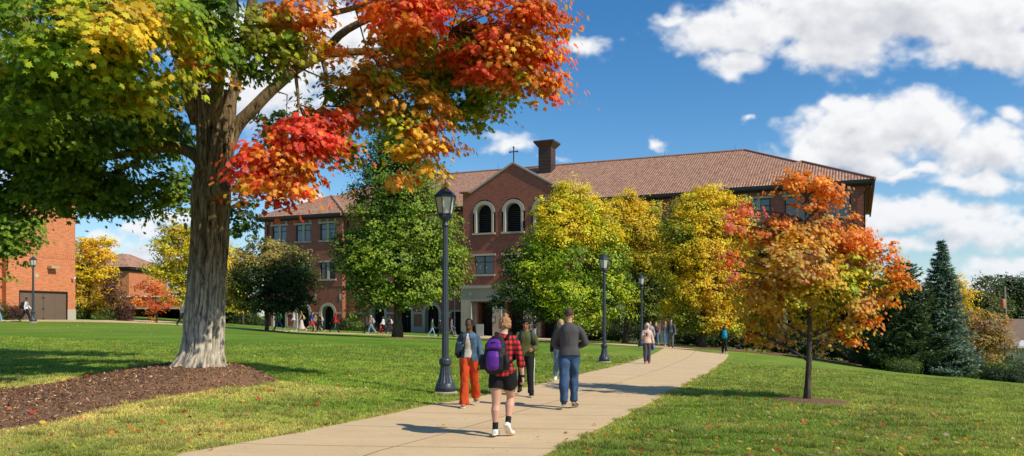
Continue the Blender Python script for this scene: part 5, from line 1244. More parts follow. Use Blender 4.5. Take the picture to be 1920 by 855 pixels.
def person(label,px,D,rz,H=1.72,skin=(.42,.22,.14),hairc=(.05,.03,.02),hair='short',top=None,bottom=None,shoes=(.5,.5,.5),socks=None,
           legs=(18,8,-16,22),arms=((10,8,15,0),(-5,8,15,0)),head=(0,0),lean=3,lod=2,female=False,wide=1.0,group=None,handr=None,handl=None,pack=None,sole=None,zoff=0,turn=0,th_=1.0):
    """legs: thigh/knee degrees left,right; arms: (forward, outward, bend, inward); head (pitch down, yaw)"""
    vox={0:.0068,1:.012,2:.022,3:.034}[lod]; cv={0:.010,1:.014,2:.024,3:.036}[lod]; ns={0:16,1:12,2:10,3:8}[lod]
    k=H/1.75; x=(px-CX)/F*D; body=MB(); sw=.178 if not female else .158; hw=.088
    ln=math.tan(R(lean))
    def sp(z,y=0): return V3(0,y+max(0,z-.95)*ln,z)
    hips={-1:V3(-hw,0,.90),1:V3(hw,0,.90)}; J={}
    for s,(th,kn) in ((-1,legs[:2]),(1,legs[2:4])):
        a=R(th); b=R(th-kn); h=hips[s]; kx=.012*s*wide
        knee=h+V3(kx*-.5,math.sin(a),-math.cos(a))*V3(1,.41,.41); ank=knee+V3(0,math.sin(b)*.42,-math.cos(b)*.42)
        pitch=-38 if (th<-5 or kn>35) else (16 if (th>12 and kn<15) else 0)
        if len(legs)>4: pitch=legs[4] if s<0 else legs[5]
        p=R(pitch); fd=V3(.06*s,math.cos(p),math.sin(p)); up=V3(0,-math.sin(p),math.cos(p))
        heel=ank-fd*.05-up*.05; ball=ank+fd*.115-up*.058; toe=ank+fd*.19-up*.062; 
        if pitch<0: toe=ball+V3(.05*s,.075,-.012)
        J[s]=dict(hip=h,knee=knee,ank=ank,heel=heel,ball=ball,toe=toe,fd=fd,up=up)
    lowest=min(min(j['heel'][2],j['ball'][2],j['toe'][2]) for j in J.values())-.032
    sh={s:sp(1.385)+V3(s*sw,0,0) for s in (-1,1)}; A={}
    for s,ar in ((-1,arms[0]),(1,arms[1])):
        f,o,bd,inn=ar[:4]; f_,o_=R(f),R(o); d1=V3(s*math.sin(o_),math.sin(f_)*math.cos(o_),-math.cos(f_)*math.cos(o_)); el=sh[s]+V3(s*.02,0,-.01)+d1*.285
        g=R(f+bd); d2=V3(-s*math.sin(R(inn))+ s*math.sin(o_)*.4,math.sin(g)*math.cos(R(inn)),-math.cos(g)*math.cos(R(inn))); d2/=np.linalg.norm(d2); wr=el+d2*.245
        A[s]=dict(sh=sh[s],el=el,wr=wr,d2=d2)
    # torso: rings
    hx=1.0 if not female else 1.05
    tor=[(.84,.10,.085,0),(.90,.155*hx,.105,-.005),(.97,.150*hx,.105,-.005),(1.06,.128,.092,0),(1.14,.125 if female else .135,.09,.0),(1.26,.148,.108,.005),(1.34,.160,.110,.0),(1.40,.148,.092,-.005),(1.435,.112,.076,-.008),(1.465,.075,.062,-.008),(1.50,.055,.055,0)]
    def tubeZ(mb,rows,grow=0,zlo=-1,zhi=9,n=ns+4):
        mb.tube([sp(z,y) for z,a,b,y in rows if zlo<=z<=zhi],[(a+grow,b+grow) for z,a,b,y in rows if zlo<=z<=zhi],n,side=(1,0,0))
    tubeZ(body,tor)
    for s in (-1,1):
        j=J[s]; a=A[s]
        kn=j['knee']; an=j['ank']; calf=kn*.68+an*.32-V3(0,.012,0)
        body.tube([j['hip']+V3(0,0,.03),j['hip']*.6+kn*.4,kn*.88+j['hip']*.12,kn,kn*.85+an*.15,calf,kn*.25+an*.75,an,an-j['up']*.02],[.092*th_,.082*th_,.060*th_,.055*th_,.052*th_,.060*th_,.040,.035,.036],ns)
        body.tube([j['heel']+j['up']*.03,an-j['up']*.025+j['fd']*.02,j['ball']+j['up']*.012,j['toe']+j['up']*.008],[.030,.036,(.04,.026),(.028,.016)],ns,side=(1,0,0))
        body.tube([a['sh']-V3(s*.06,0,-.01),a['sh']-V3(s*.01,0,0),a['sh']*.55+a['el']*.45,a['el'],a['el']*.75+a['wr']*.25,a['wr'],a['wr']+a['d2']*.02],[.045,.052,.045*th_,.038*th_,.041*th_,.027,.026],ns)
        # hand
        d=a['d2']; inward=V3(-s,0,0)-d*np.dot(V3(-s,0,0),d); inward/=np.linalg.norm(inward)+1e-9; w=np.cross(d,inward)*(-s); w*= 1 if w[1]>0 or abs(w[1])<.3 and w[2]>0 else -1
        if lod>=2:
            body.tube([a['wr'],a['wr']+d*.05,a['wr']+d*.10+inward*.01,a['wr']+d*.15+inward*.03],[.026,(.038,.02),(.036,.02),(.02,.014)],8,side=w)
        else:
            p0=a['wr']; body.tube([p0,p0+d*.035,p0+d*.085],[(.026,.02),(.038,.017),(.04,.014)],10,side=w)
            for q,(off,Lf) in enumerate(((-.030,.056),(-.010,.07),(.011,.075),(.031,.068))):
                b0=p0+d*.08+w*off; c=.25+.12*(3-q); e1=b0+(d*math.cos(c)+inward*math.sin(c))*Lf*.45; e2=e1+(d*math.cos(c*2.4)+inward*math.sin(c*2.4))*Lf*.33; e3=e2+(d*math.cos(c*3.6)+inward*math.sin(c*3.6))*Lf*.25
                body.tube([b0-d*.02,b0,e1,e2,e3],[.010,.0098,.0092,.0085,.0065],8)
            t0=p0+d*.03+w*.026; t1=t0+(d*.6+w*.7+inward*.3)*.035; t2=t1+(d*.9+w*.15+inward*.4)*.03; t3=t2+(d+inward*.3)*.02
            body.tube([t0,t1,t2,t3],[.013,.012,.010,.008],8)
    # head
    hc=sp(1.613)+V3(0,.012+math.sin(R(head[0]))*.03,0); Rm=Matrix.Rotation(R(-head[0]),3,'X'); Rm=Matrix.Rotation(R(head[1]),3,'Z')@Rm; Rn=np.array(Rm)
    def hp(*p): return hc+Rn@V3(*p)
    def hball(mb,c,r,n=14,m=10): mb.ball(hp(*c),r,n,m,ax=Rn)
    hball(body,(0,-.006,.018),(.074,.093,.100)); hball(body,(0,.022,-.030),(.058,.066,.080)); hball(body,(0,.055,-.088),(.026,.024,.022)); hball(body,(0,.035,-.065),(.045,.045,.038))
    body.tube([sp(1.44),sp(1.50),hp(0,-.012,-.06)],[.062,.054,.056],ns)
    if lod<=1:
        body.tube([hp(0,.082,.012),hp(0,.098,-.018),hp(0,.090,-.030)],[.008,.0135,.012],8); hball(body,(0,.082,-.056),(.024,.012,.012),8,6)
        for s in (-1,1): hball(body,(s*.074,-.008,-.008),(.010,.02,.030),8,6)
    me=remesh(body,'person',vox,3 if lod==0 else 2)
    sk=np.array(skin)
    def pf(co):
        c=np.tile(sk,(len(co),1)); 
        if lod<=1:
            q=(co-hc)@Rn
            for s in (-1,1):
                e=np.hypot(q[:,0]-s*.030,q[:,2]+.0); fr=q[:,1]>.05
                e2=np.hypot((q[:,0]-s*.030)*.8,(q[:,2]-.001)*1.9); c[(e2<.011)&fr]=sk*.55+np.array((.08,.07,.06)); c[(e2<.0075)&fr]=(.02,.012,.01)
                br=(np.abs(q[:,0]-s*.031)<.019)&(np.abs(q[:,2]-.024)<.0045)&fr; c[br]=np.array(hairc)*.8
            lp=(np.abs(q[:,0])<.023)&(np.abs(q[:,2]+.057)<.007)&(q[:,1]>.05); c[lp]=sk*np.array([.85,.55,.55])
            ck=np.clip(1-np.hypot(np.abs(q[:,0])-.04,q[:,2]+.03)/.03,0,1)*(q[:,1]>.03); c+=ck[:,None]*sk*np.array([.12,-.03,-.03])
        return c
    paint(me,pf)
    me.materials.clear(); me.materials.append(M['skin'])
    o=bpy.data.objects.new('person',me); COL.objects.link(o); tag(o,label,'person',group)
    gz=G(x,D)+(.035 if onpave(np.array([x]),np.array([float(D)]))[0] else 0)
    o.location=(x,D,gz-lowest*k+zoff); o.rotation_euler=(0,0,R(rz)); o.scale=(k,k,k)
    def child(mb,name,mat,vx=None,sm=2,fold=0,fs=14,par=o,z0=-9,z1=9):
        m=remesh(mb,name,vx or cv,sm)
        if fold and lod<=1: warp(m,fold,fs,z0,z1)
        return link(name,m,par,mat)
    # ---- trousers / shorts / skirt
    bt=bottom or dict(kind='pants',c=(.03,.04,.08)); bm=bt.get('mat') or cloth(bt['c'],bt.get('var',.3),bt.get('sc',9)); g=bt.get('g',.014); kd=bt['kind']
    pb=MB(); tubeZ(pb,[r for r in tor if r[0]<=1.06],min(g,.012)-.002)
    if kd=='pants' or kd=='wide':
        for s in (-1,1):
            j=J[s]; kn=j['knee']; an=j['ank']; hem=an*(1.0)+kn*0.0-V3(0,0,.01)
            if kd=='wide': pb.tube([j['hip']+V3(0,0,.04),j['hip']*.6+kn*.4,kn,kn*.5+an*.5,an-V3(0,0,.03)],[(.104,.112),(.098,.106),(.082,.088),(.088,.096),(.098,.118)],ns+4,side=(1,0,0))
            else: pb.tube([j['hip']+V3(0,0,.04),j['hip']*.6+kn*.4,kn,kn*.7+an*.3,kn*.3+an*.7,hem],[.100+g*.5,.086+g,.066+g,.066+g,.054+g,.050+g],ns+4)
    elif kd=='shorts':
        q=bt.get('len',.62)
        for s in (-1,1):
            j=J[s]; kn=j['knee']; e=j['hip']*(1-q)+kn*q; pb.tube([j['hip']+V3(0,0,.04),j['hip']*.7+kn*.3,e],[(.115,.12),(.118,.122),(.118,.122)],ns+4,side=(1,0,0))
    elif kd=='skirt':
        pb=MB(); pb.tube([sp(1.08),sp(.95),V3(0,0,.6),V3(0,-.02,.22)],[(.135,.10),(.175,.13),(.24,.2),(.33,.3)],18,side=(1,0,0))
    child(pb,{'wide':'trousers','pants':'trousers','shorts':'shorts','skirt':'skirt'}[kd],bm,fold=bt.get('fold',.016),fs=bt.get('fs',13))
    if bt.get('stripe'):
        for s in (-1,1):
            j=J[s]; st=MB(); st.tube([j['hip']+V3(s*.105,0,-.05),(j['hip']+j['knee'])/2+V3(s*.097,0,0),j['knee']+V3(s*.08,0,0),j['ank']+V3(s*.062,0,.05)],[(.012,.02)]*4,6,side=(1,0,0)); st.build('stripe',cloth((.7,.7,.7)),o)
    # ---- shirt / jacket
    tp=top or dict(c=(.3,.3,.3)); tm=tp.get('mat') or cloth(tp['c'],tp.get('var',.3),tp.get('sc',9)); tg=tp.get('g',.018); hem=tp.get('hem',.93); nk=tp.get('neck',1.468)
    tb=MB(); rows=[(z,a,b,y) for z,a,b,y in tor if hem-.02<=z<=nk]; rows=[(hem,rows[0][1]+.014,rows[0][2]+.022,rows[0][3]-.004)]+[(r[0],r[1]+(.008 if r[0]<1.0 else 0),r[2]+(.014 if r[0]<1.0 else 0),r[3]) for r in rows if r[0]>hem+.03]
    tubeZ(tb,rows,tg)
    sl=tp.get('sleeve',1.0)
    for s in (-1,1):
        a=A[s]
        if sl>0:
            e=a['el'] if sl>.5 else a['sh']*(1-sl*2)+a['el']*sl*2
            P=[a['sh']-V3(s*.075,0,-.018),a['sh']-V3(s*.02,0,-.003),a['sh']*.82+e*.18,a['sh']*.5+e*.5,e]; rd=[.048,.056+tg*.35,.054+tg*.5,.048+tg*.6,.043+tg*.6]
            if sl>.5:
                q=(sl-.5)*2; w=a['el']*(1-q)+a['wr']*q; P+=[a['el']*.5+w*.5,w]; rd+=[.046+tg*.7,.034+tg*.8]
            tb.tube(P,rd,ns)
    if tp.get('collar'): tb.tube([sp(1.45),sp(1.50,-.005)],[(.085,.078),(.075,.072)],ns,side=(1,0,0))
    if tp.get('hoodup'): hball(tb,(0,-.025,.02),(.115,.118,.135)); tb.tube([sp(1.44),hp(0,-.03,-.05)],[.09,.1],ns)
    if tp.get('hood'): tb.tube([sp(1.47,.03)+V3(-.09,0,0),sp(1.46,-.05)+V3(-.07,0,0),sp(1.44,-.085),sp(1.46,-.05)+V3(.07,0,0),sp(1.47,.03)+V3(.09,0,0)],[.03,.042,.055,.042,.03],10)
    sh_=child(tb,tp.get('name','shirt'),tm,fold=tp.get('fold',.014),fs=tp.get('fs',12))
    if tp.get('open'):
        # inner top shown between the open fronts
        ib=MB(); tubeZ(ib,[r for r in tor if r[0]>=.95 and r[0]<1.45],.011); child(ib,'undershirt',cloth(tp['open'],.12),fold=.006)
        bm_=bmesh.new(); bm_.from_mesh(sh_.data); ys=lambda z:.022+.055*max(0,min(1,(1.46-z)/.4))
        dl=[f for f in bm_.faces if (lambda c:abs(c.x-.01)<ys(c.z) and c.y>sp(c.z)[1]+.04)(f.calc_center_median())]
        bmesh.ops.delete(bm_,geom=dl,context='FACES'); bm_.to_mesh(sh_.data); bm_.free()
        sm_=sh_.modifiers.new('s','SOLIDIFY'); sm_.thickness=.012; sm_.offset=-1
    if sl>0 and tp.get('cuff'):
        for s in (-1,1): c=MB(); q=(sl-.5)*2; w=A[s]['el']*(1-q)+A[s]['wr']*q; c.tube([w-A[s]['d2']*.03,w+A[s]['d2']*.02],[.048,.046],12); child(c,'cuff',tm,par=sh_)
    # ---- shoes, socks
    if shoes is not None:
        for s in (-1,1):
            j=J[s]; m=MB(); u=j['up']; m.tube([j['heel']+u*.028-j['fd']*.012,j['ank']-u*.030+j['fd']*.02,j['ball']+u*.016,j['toe']+u*.006+j['fd']*.015],[(.036,.034),(.044,.046),(.048,.034),(.034,.022)],ns,side=(1,0,0)); m.tube([j['ank']-u*.03,j['ank']+u*.02],[.045,.046],ns)
            so_=child(m,'shoe',cloth(shoes,.12,20,.6,.2),vx=min(cv,.02))
            if lod<=1:
                l=MB(); cc=[j['heel']-u*.006-j['fd']*.03,j['heel']-u*.006+j['fd']*.05,j['ball']-u*.016,j['toe']-u*.02+j['fd']*.025]; l.tube(cc,[(.038,.012),(.042,.013),(.05,.013),(.032,.010)],12,side=(1,0,0)); l.build('sole',cloth(sole or (.6,.58,.55),.1),so_)
    if socks:
        for s in (-1,1): j=J[s]; m=MB(); m.tube([j['ank']-j['up']*.02,j['ank']*.7+j['knee']*.3],[.042,.044],ns); child(m,'sock',cloth(socks))
    # ---- hair
    hm=cloth(hairc,.45,40,.6,.5); hb=MB()
    if hair=='short': hball(hb,(0,-.016,.034),(.080,.092,.096)); hball(hb,(0,.03,.085),(.06,.05,.035))
    elif hair=='thick': hball(hb,(0,-.014,.042),(.086,.098,.104)); hball(hb,(.0,.055,.085),(.062,.042,.032)); hball(hb,(.03,.075,.072),(.035,.025,.02))
    elif hair=='bun':
        hball(hb,(0,-.022,.022),(.092,.100,.098)); hball(hb,(0,-.05,-.04),(.078,.06,.06)); hball(hb,(0,-.055,.118),(.040,.040,.034)); hball(hb,(.028,-.075,.10),(.026,.026,.022)); 
        for s in (-1,1): hball(hb,(s*.078,.02,-.01),(.016,.026,.055))
    elif hair=='braids':
        hball(hb,(0,-.018,.026),(.083,.094,.098))
        for q,(dx,l) in enumerate(((.07,.36),(.05,.42),(.03,.40),(-.03,.38),(-.055,.40),(-.07,.30))): hb.tube([hp(dx*.9,-.07,0),hp(dx*1.1,-.11,-.08),hp(dx*1.3,-.12,-.2),hp(dx*1.35,-.12,-l*.9)],[.022,.02,.017,.011],8)
    elif hair=='long':
        hball(hb,(0,-.018,.026),(.088,.098,.102)); hb.tube([hp(0,-.05,.02),hp(0,-.085,-.08),hp(0,-.10,-.2),hp(0,-.09,-.34)],[(.08,.05),(.088,.05),(.09,.045),(.06,.025)],14,side=(1,0,0))
        for s in (-1,1): hb.tube([hp(s*.07,-.01,.04),hp(s*.082,.0,-.06),hp(s*.085,.015,-.2)],[.025,.027,.018],8)
    elif hair=='pony':
        hball(hb,(0,-.018,.026),(.083,.094,.098)); hb.tube([hp(0,-.09,.05),hp(0,-.135,.0),hp(0,-.13,-.12),hp(0,-.12,-.2)],[.03,.035,.03,.015],10)
    elif hair=='hidden': hball(hb,(0,.01,.03),(.079,.082,.09))
    hh=child(hb,'hair',hm,vx=max(vox,.010))
    if hair in('thick','bun') and lod==0: warp(hh.data,.022,45,sz=1)
    elif lod<=1: warp(hh.data,.010,50,sz=1)
    # world transform helper for carried things
    Mx=Matrix.Translation(o.location)@Matrix.Rotation(R(rz),4,'Z')@Matrix.Scale(k,4)
    return dict(o=o,sp=sp,J=J,A=A,M=Mx,child=child,hp=hp,tor=tor,lod=lod,cv=cv,lowest=lowest,hc=hc)
def backpack(P,label,c1,c2=None,scale=1.0,drop=0,side=0,group=None,straps=True):
    """carried thing: its own top-level object placed at the wearer"""
    sp=P['sp']; root=bpy.data.objects.new('backpack',None); COL.objects.link(root); root.matrix_world=P['M']; tag(root,label,'backpack',group); root.empty_display_size=.2
    c2=c2 or c1; m=MB(); s=scale
    def yb(z): return sp(z)[1]
    zt=1.42-drop; zb=zt-.47*s; y0=-.125
    def row(z,w,d): return (V3(side,yb(z)+y0-d+.0,z),(w,d))
    rows=[row(zb,.11*s,.06*s),row(zb+.05*s,.155*s,.095*s),row(zb+.2*s,.165*s,.105*s),row(zb+.36*s,.15*s,.085*s),row(zb+.45*s,.11*s,.06*s),row(zb+.48*s,.05*s,.03*s)]
    m.tube([r[0] for r in rows],[r[1] for r in rows],16,side=(1,0,0)); me=remesh(m,'pack_body',P['cv'],2)
    if P['lod']<=1: warp(me,.012,16,sz=1)
    link('pack_body',me,root,cloth(c1,.25,18,.6))
    q=MB(); zc=zb+.17*s; yq=yb(zc)+y0-.205*s; q.tube([V3(side,yq,zc-.13*s),V3(side,yq-.01,zc-.08*s),V3(side,yq-.01,zc+.05*s),V3(side,yq+.02,zc+.12*s)],[(.07*s,.03*s),(.09*s,.045*s),(.092*s,.045*s),(.075*s,.025*s)],14,side=(1,0,0)); me=remesh(q,'front_pocket',P['cv'],2); f=link('front_pocket',me,root,cloth(c2,.3,18,.5))
    if s>=1.05:
        q=MB(); zc=zb+.37*s; yq=yb(zc)+y0-.175*s; q.tube([V3(side,yq,zc-.07*s),V3(side,yq-.012,zc-.03*s),V3(side,yq,zc+.04*s),V3(side,yq+.03,zc+.08*s)],[(.09*s,.03*s),(.11*s,.04*s),(.10*s,.035*s),(.06*s,.02*s)],14,side=(1,0,0)); link('top_pocket',remesh(q,'top_pocket',P['cv'],2),root,cloth(c2,.3,18,.5))
        zp=MB(); 
        for zz,w in ((zb+.305*s,.115*s),(zb+.40*s,.10*s)): zp.tube([V3(side-w,yb(zz)+y0-.19*s,zz),V3(side,yb(zz)+y0-.222*s,zz+.01),V3(side+w,yb(zz)+y0-.19*s,zz)],[.006]*3,5)
        zp.tube([V3(side,yb(zb+.3)+y0-.245*s,zb+.05*s),V3(side,yb(zb+.3)+y0-.25*s,zb+.26*s)],[(.028,.008)]*2,6,side=(1,0,0)); zp.build('zip',cloth((.01,.01,.01)),f)
        for sx in (-1,1):
            q=MB(); q.tube([V3(side+sx*.155*s,yb(zb+.1)+y0-.1*s,zb+.04),V3(side+sx*.17*s,yb(zb+.1)+y0-.1*s,zb+.14*s),V3(side+sx*.15*s,yb(zb+.1)+y0-.1*s,zb+.24*s)],[.05,.06,.05],10); link('side_pocket',remesh(q,'side_pocket',P['cv'],2),root,cloth(c1,.25,18,.6))
    if straps:
        for sx in (-1,1):
            q=MB(); X=sx*.105
            q.tube([V3(X*.7,yb(1.40)-.14,1.40-drop*.5),V3(X,yb(1.48)-.03,1.492),V3(X,yb(1.46)+.06,1.465),V3(X*1.1,yb(1.35)+.130,1.36),V3(X*1.25,yb(1.22)+.128,1.22),V3(sx*.165,yb(1.1)+.03,1.10),V3(sx*.15,yb(1.08)-.13,1.07)],[(.03,.009)]*7,8,side=(1,0,0)); q.build('strap',cloth(c1,.25,18,.6),root)
        q=MB(); q.tube([V3(-.03,yb(zt)-.17,zt-.02),V3(0,yb(zt)-.18,zt+.04),V3(.03,yb(zt)-.17,zt-.02)],[.008]*3,6); q.build('handle',cloth(c1,.25,18,.6),root)
    return root
def plaid():
    m,nt,b=newmat('red_plaid'); tc=N(nt,'ShaderNodeTexCoord').outputs['Object']; sp=N(nt,'ShaderNodeSeparateXYZ'); L(nt,tc,sp.inputs[0])
    def st(c,f,ph,w):
        a=mathn(nt,'FRACT',mathn(nt,'ADD',mathn(nt,'MULTIPLY',c,f),ph)); return mathn(nt,'LESS_THAN',a,w)
    xx=mathn(nt,'ADD',sp.outputs[0],mathn(nt,'MULTIPLY',sp.outputs[1],.6))
    A=mathn(nt,'MULTIPLY',mathn(nt,'ADD',st(xx,13,.2,.45),st(sp.outputs[2],13,.1,.45)),.5)
    n=noise_n(nt,tc,12,3); f=mathn(nt,'ADD',A,mathn(nt,'MULTIPLY',mathn(nt,'SUBTRACT',n.outputs[0],.5),.12),clamp=True)
    L(nt,ramp(nt,f,[(0,(.62,.025,.02)),(.42,(.20,.008,.01)),(.6,(.20,.008,.01)),(.9,(.012,.008,.01))]),b.inputs['Base Color']); b.inputs['Roughness'].default_value=.9; bump(nt,n.outputs[0],.5,.04,b); return m
def jeansmat(c,name='denim'):
    m,nt,b=newmat(name); tc=N(nt,'ShaderNodeTexCoord').outputs['Object']; n=noise_n(nt,tc,4,4,.6,.3); n2=noise_n(nt,tc,30,3)
    k=mixc(nt,ramp(nt,n.outputs[0],[(.4,(0,0,0)),(.7,(1,1,1))]),tuple(q*.75 for q in c),tuple(min(1,q*1.8+.015) for q in c)); k=mixc(nt,.25,k,n2.outputs[1],'OVERLAY'); L(nt,k,b.inputs['Base Color']); b.inputs['Roughness'].default_value=.85; bump(nt,n.outputs[0],.35,.025,b); return m
WHITE=(.50,.30,.22)
# A: the woman in front, seen from behind
pA=person('walker seen from behind in red plaid shirt, black shorts and white shoes',942,11.35,-14,1.70,skin=(.56,.31,.22),hairc=(.36,.19,.09),hair='bun',
  top=dict(mat=plaid(),g=.026,hem=.86,sleeve=.72,cuff=True,name='plaid_shirt',fold=.02),bottom=dict(kind='shorts',c=(.012,.012,.014),len=.55),shoes=(.72,.70,.68),socks=(.015,.015,.015),sole=(.72,.66,.58),
  legs=(-6,2,26,52,0,-40),arms=((14,8,22,5),(-8,17,12,0)),head=(26,16),lean=10,lod=0,female=True,th_=1.15)
backpack(pA,'large purple and black backpack on the back of the plaid shirted walker',(.014,.013,.016),(.11,.024,.26),1.06,drop=.0,side=-.06)
def band(P,s,name,c,r=.034,w=.014):
    m=MB(); a=P['A'][s]; m.tube([a['wr']-a['d2']*w,a['wr']+a['d2']*w],[r,r],12); return m
wt=bpy.data.objects.new('wristwatch',None); COL.objects.link(wt); wt.matrix_world=pA['M']; tag(wt,'black wristwatch on the right wrist of the plaid shirted walker','watch')
band(pA,1,'',0).build('strap',cloth((.01,.01,.01)),wt); m_=MB(); m_.box(pA['A'][1]['wr']+V3(.035,0,0),(.012,.036,.036)); m_.build('watch_face',M['glass'],wt)
# B: the woman in orange trousers, facing us
pB=person('woman walking toward us in orange trousers, open denim jacket and cream top, black braids',880,15.0,176,1.66,skin=(.13,.06,.035),hairc=(.012,.009,.008),hair='braids',
  top=dict(mat=jeansmat((.035,.075,.13),'denim_jacket'),g=.020,hem=.90,name='denim_jacket',open=(.62,.55,.46),fold=.018),bottom=dict(kind='wide',c=(.46,.055,.012),var=.25,fold=.02,fs=18,g=.002),shoes=(.32,.14,.07),
  legs=(-18,26,14,4,-30,0),arms=((-4,7,10,0),(14,10,118,32)),head=(22,-6),lean=0,lod=0,female=True)
hb=bpy.data.objects.new('shoulder_bag',None); COL.objects.link(hb); hb.matrix_world=pB['M']; tag(hb,'black shoulder bag hanging behind the right arm of the woman in orange trousers','bag')
m_=MB(); m_.tube([V3(.21,-.10,.95),V3(.23,-.10,1.03),V3(.22,-.10,1.22),V3(.2,-.1,1.28)],[(.04,.09),(.075,.14),(.07,.13),(.03,.08)],14,side=(1,0,0)); link('bag_body',remesh(m_,'bag_body',.012,2),hb,cloth((.015,.015,.018),.3,14,.5))
m_=MB(); m_.tube([V3(.21,-.13,1.25),V3(.165,-.05,1.45),V3(.14,.02,1.475),V3(.15,.11,1.38),V3(.2,.06,1.2),V3(.22,-.05,1.1)],[(.02,.008)]*6,6,side=(1,0,0)); m_.build('strap',cloth((.015,.015,.018)),hb)
# C: young man in olive hoodie
pC=person('dark haired young man in olive green hoodie walking toward us behind the plaid shirt',986,17.3,186,1.68,skin=(.28,.13,.07),hairc=(.012,.010,.009),hair='thick',
  top=dict(c=(.085,.095,.028),g=.032,hem=.93,hood=True,name='hoodie',fold=.02),bottom=dict(kind='pants',c=(.012,.012,.013),stripe=True),shoes=(.015,.015,.017),sole=(.02,.02,.02),
  legs=(20,6,-20,26,12,-34),arms=((8,12,70,38),(5,12,40,10)),head=(4,-22),lean=1,lod=0)
backpack(pC,'dark backpack with striped straps worn by the young man in the olive hoodie',(.02,.02,.035),(.03,.03,.05),.95)
# D: man in grey pullover
pD=person('tall man seen from behind in charcoal pullover and blue jeans with short brown hair',1067,14.9,-6,1.83,skin=(.50,.27,.18),hairc=(.07,.042,.026),hair='short',
  top=dict(c=(.075,.070,.075),g=.030,hem=.90,collar=True,name='pullover',fold=.016,fs=9,var=.15),bottom=dict(kind='pants',mat=jeansmat((.022,.06,.135)),g=.018,fold=.02),shoes=(.03,.025,.02),sole=(.35,.33,.3),
  legs=(-14,4,18,26,0,-16),arms=((18,16,50,30),(16,20,62,36)),head=(4,-14),lean=2,lod=0)
# E: woman behind him
pE=person('blonde woman in black top and ripped light jeans half hidden behind the tall man',1051,20.3,184,1.66,skin=WHITE,hairc=(.42,.27,.12),hair='long',
  top=dict(c=(.012,.012,.014),g=.016,hem=.96,name='shirt'),bottom=dict(kind='pants',mat=jeansmat((.14,.22,.33),'light_denim'),g=.018),shoes=(.7,.7,.7),legs=(20,6,-20,26),arms=((14,10,24,0),(-14,8,14,0)),head=(6,6),lean=1,lod=1,female=True)
m_=MB()
for s in (-1,1): j=pE['J'][s]; m_=MB(); m_.ball(j['knee']+V3(0,.05,.02),(.045,.042,.055),10,8); m_.build('bare_knee',simple('bare_skin',WHITE,.6,0,.1),pE['o'])
# F: pink hoodie
pF=person('walker in pale pink hooded jacket and grey trousers looking down at a phone',1213,33,182,1.64,skin=(.30,.17,.11),hairc=(.03,.02,.015),hair='hidden',
  top=dict(c=(.62,.42,.36),g=.036,hem=.88,hoodup=True,name='hooded_jacket',var=.12),bottom=dict(kind='pants',c=(.07,.065,.08),g=.02),shoes=(.6,.14,.1),legs=(3,3,5,4,0,0),arms=((-4,14,12,0),(12,10,105,30)),head=(24,0),lean=2,lod=1,female=True)
def held(P,s,name,label,cat,build,off=(0,0,0)):
    r=bpy.data.objects.new(name,None); COL.objects.link(r); r.matrix_world=P['M']@Matrix.Translation(Vector(P['A'][s]['wr']+P['A'][s]['d2']*.09+V3(*off))); tag(r,label,cat); build(r); return r
def phone(r): m=MB(); m.box((0,.0,.02),(.075,.012,.15),0,.004); b=m.build('phone_body',cloth((.02,.02,.02)),r); s=MB(); s.box((0,-.008,.02),(.066,.003,.138)); s.build('screen',M['glass'],r)
def bottle(c):
    def f(r): m=MB(); m.lathe((0,0,-.2),[(.0,0),(.035,0),(.038,.02),(.038,.15),(.02,.19),(.018,.2)],12); m.build('bottle_body',simple('bottle',c,.25,0,.1),r); k=MB(); k.lathe((0,0,0),[(.024,0),(.024,.03),(.0,.031)],10); k.build('cap',M['iron'],r)
    return f
held(pF,1,'phone','phone held up by the walker in the pink jacket','phone',phone); held(pF,-1,'water_bottle','bright blue bottle in the hand of the walker in the pink jacket','bottle',bottle((.02,.08,.6)))
# G: turquoise pack
JB=jeansmat((.05,.11,.22),'mid_denim'); 
pG=person('walker in black seen from behind at the path bend with long dark hair',1358,47,-8,1.70,skin=WHITE,hairc=(.05,.03,.02),hair='long',top=dict(c=(.016,.016,.018),g=.024,name='jacket'),bottom=dict(kind='pants',c=(.014,.014,.016)),shoes=(.6,.6,.6),legs=(8,4,-12,18),arms=((10,14,20,0),(-8,14,16,0)),lod=2,female=True,lean=3)
backpack(pG,'turquoise backpack on the walker in black at the path bend',(.0,.22,.32),(.0,.27,.38),1.0)
FG_='small groups of people on the walkway'
def far_p(label,px,D,rz,H,top,bot,shoes,hair,hairc,pk=None,legs=(20,8,-18,24),arms=((16,8,24,0),(-12,8,20,0)),kind='pants',skin=WHITE,fem=False,tname='jacket',sleeve=1.0,lod=3,len_=.6,hoodup=False,hem=.92,zo=0):
    P=person(label,px,D,rz,H,skin=skin,hairc=hairc,hair=hair,top=dict(c=top,name=tname,sleeve=sleeve,hoodup=hoodup,hem=hem,g=.022),bottom=(dict(kind=kind,c=bot,len=len_) if not hasattr(bot,'node_tree') else dict(kind=kind,mat=bot,c=(0,0,0))),shoes=shoes,legs=legs,arms=arms,lod=lod,female=fem,lean=3,zoff=zo)
    if pk: backpack(P,pk[0],pk[1],None,pk[2] if len(pk)>2 else .95)
    return P
LJ=jeansmat((.16,.26,.40),'pale_denim'); BL=(.014,.014,.016); GR=(.18,.18,.19); W_=(.62,.60,.58); BLD=(.50,.33,.14); BRN_=(.07,.04,.025); DKH=(.015,.011,.009)
far_p('young man in patterned grey top and trousers, rightmost of the group beyond the pink jacket',1258,49,172,1.82,(.10,.10,.11),(.11,.115,.12),BL,'short',BRN_,('dark backpack of the man in the grey patterned top',BL,.85),lod=2)
far_p('red haired walker in grey sweatshirt left of the man in patterned grey',1247,52,188,1.66,(.13,.12,.13),JB,W_,'long',(.3,.10,.04),lod=2,fem=True,legs=(-12,18,16,6))
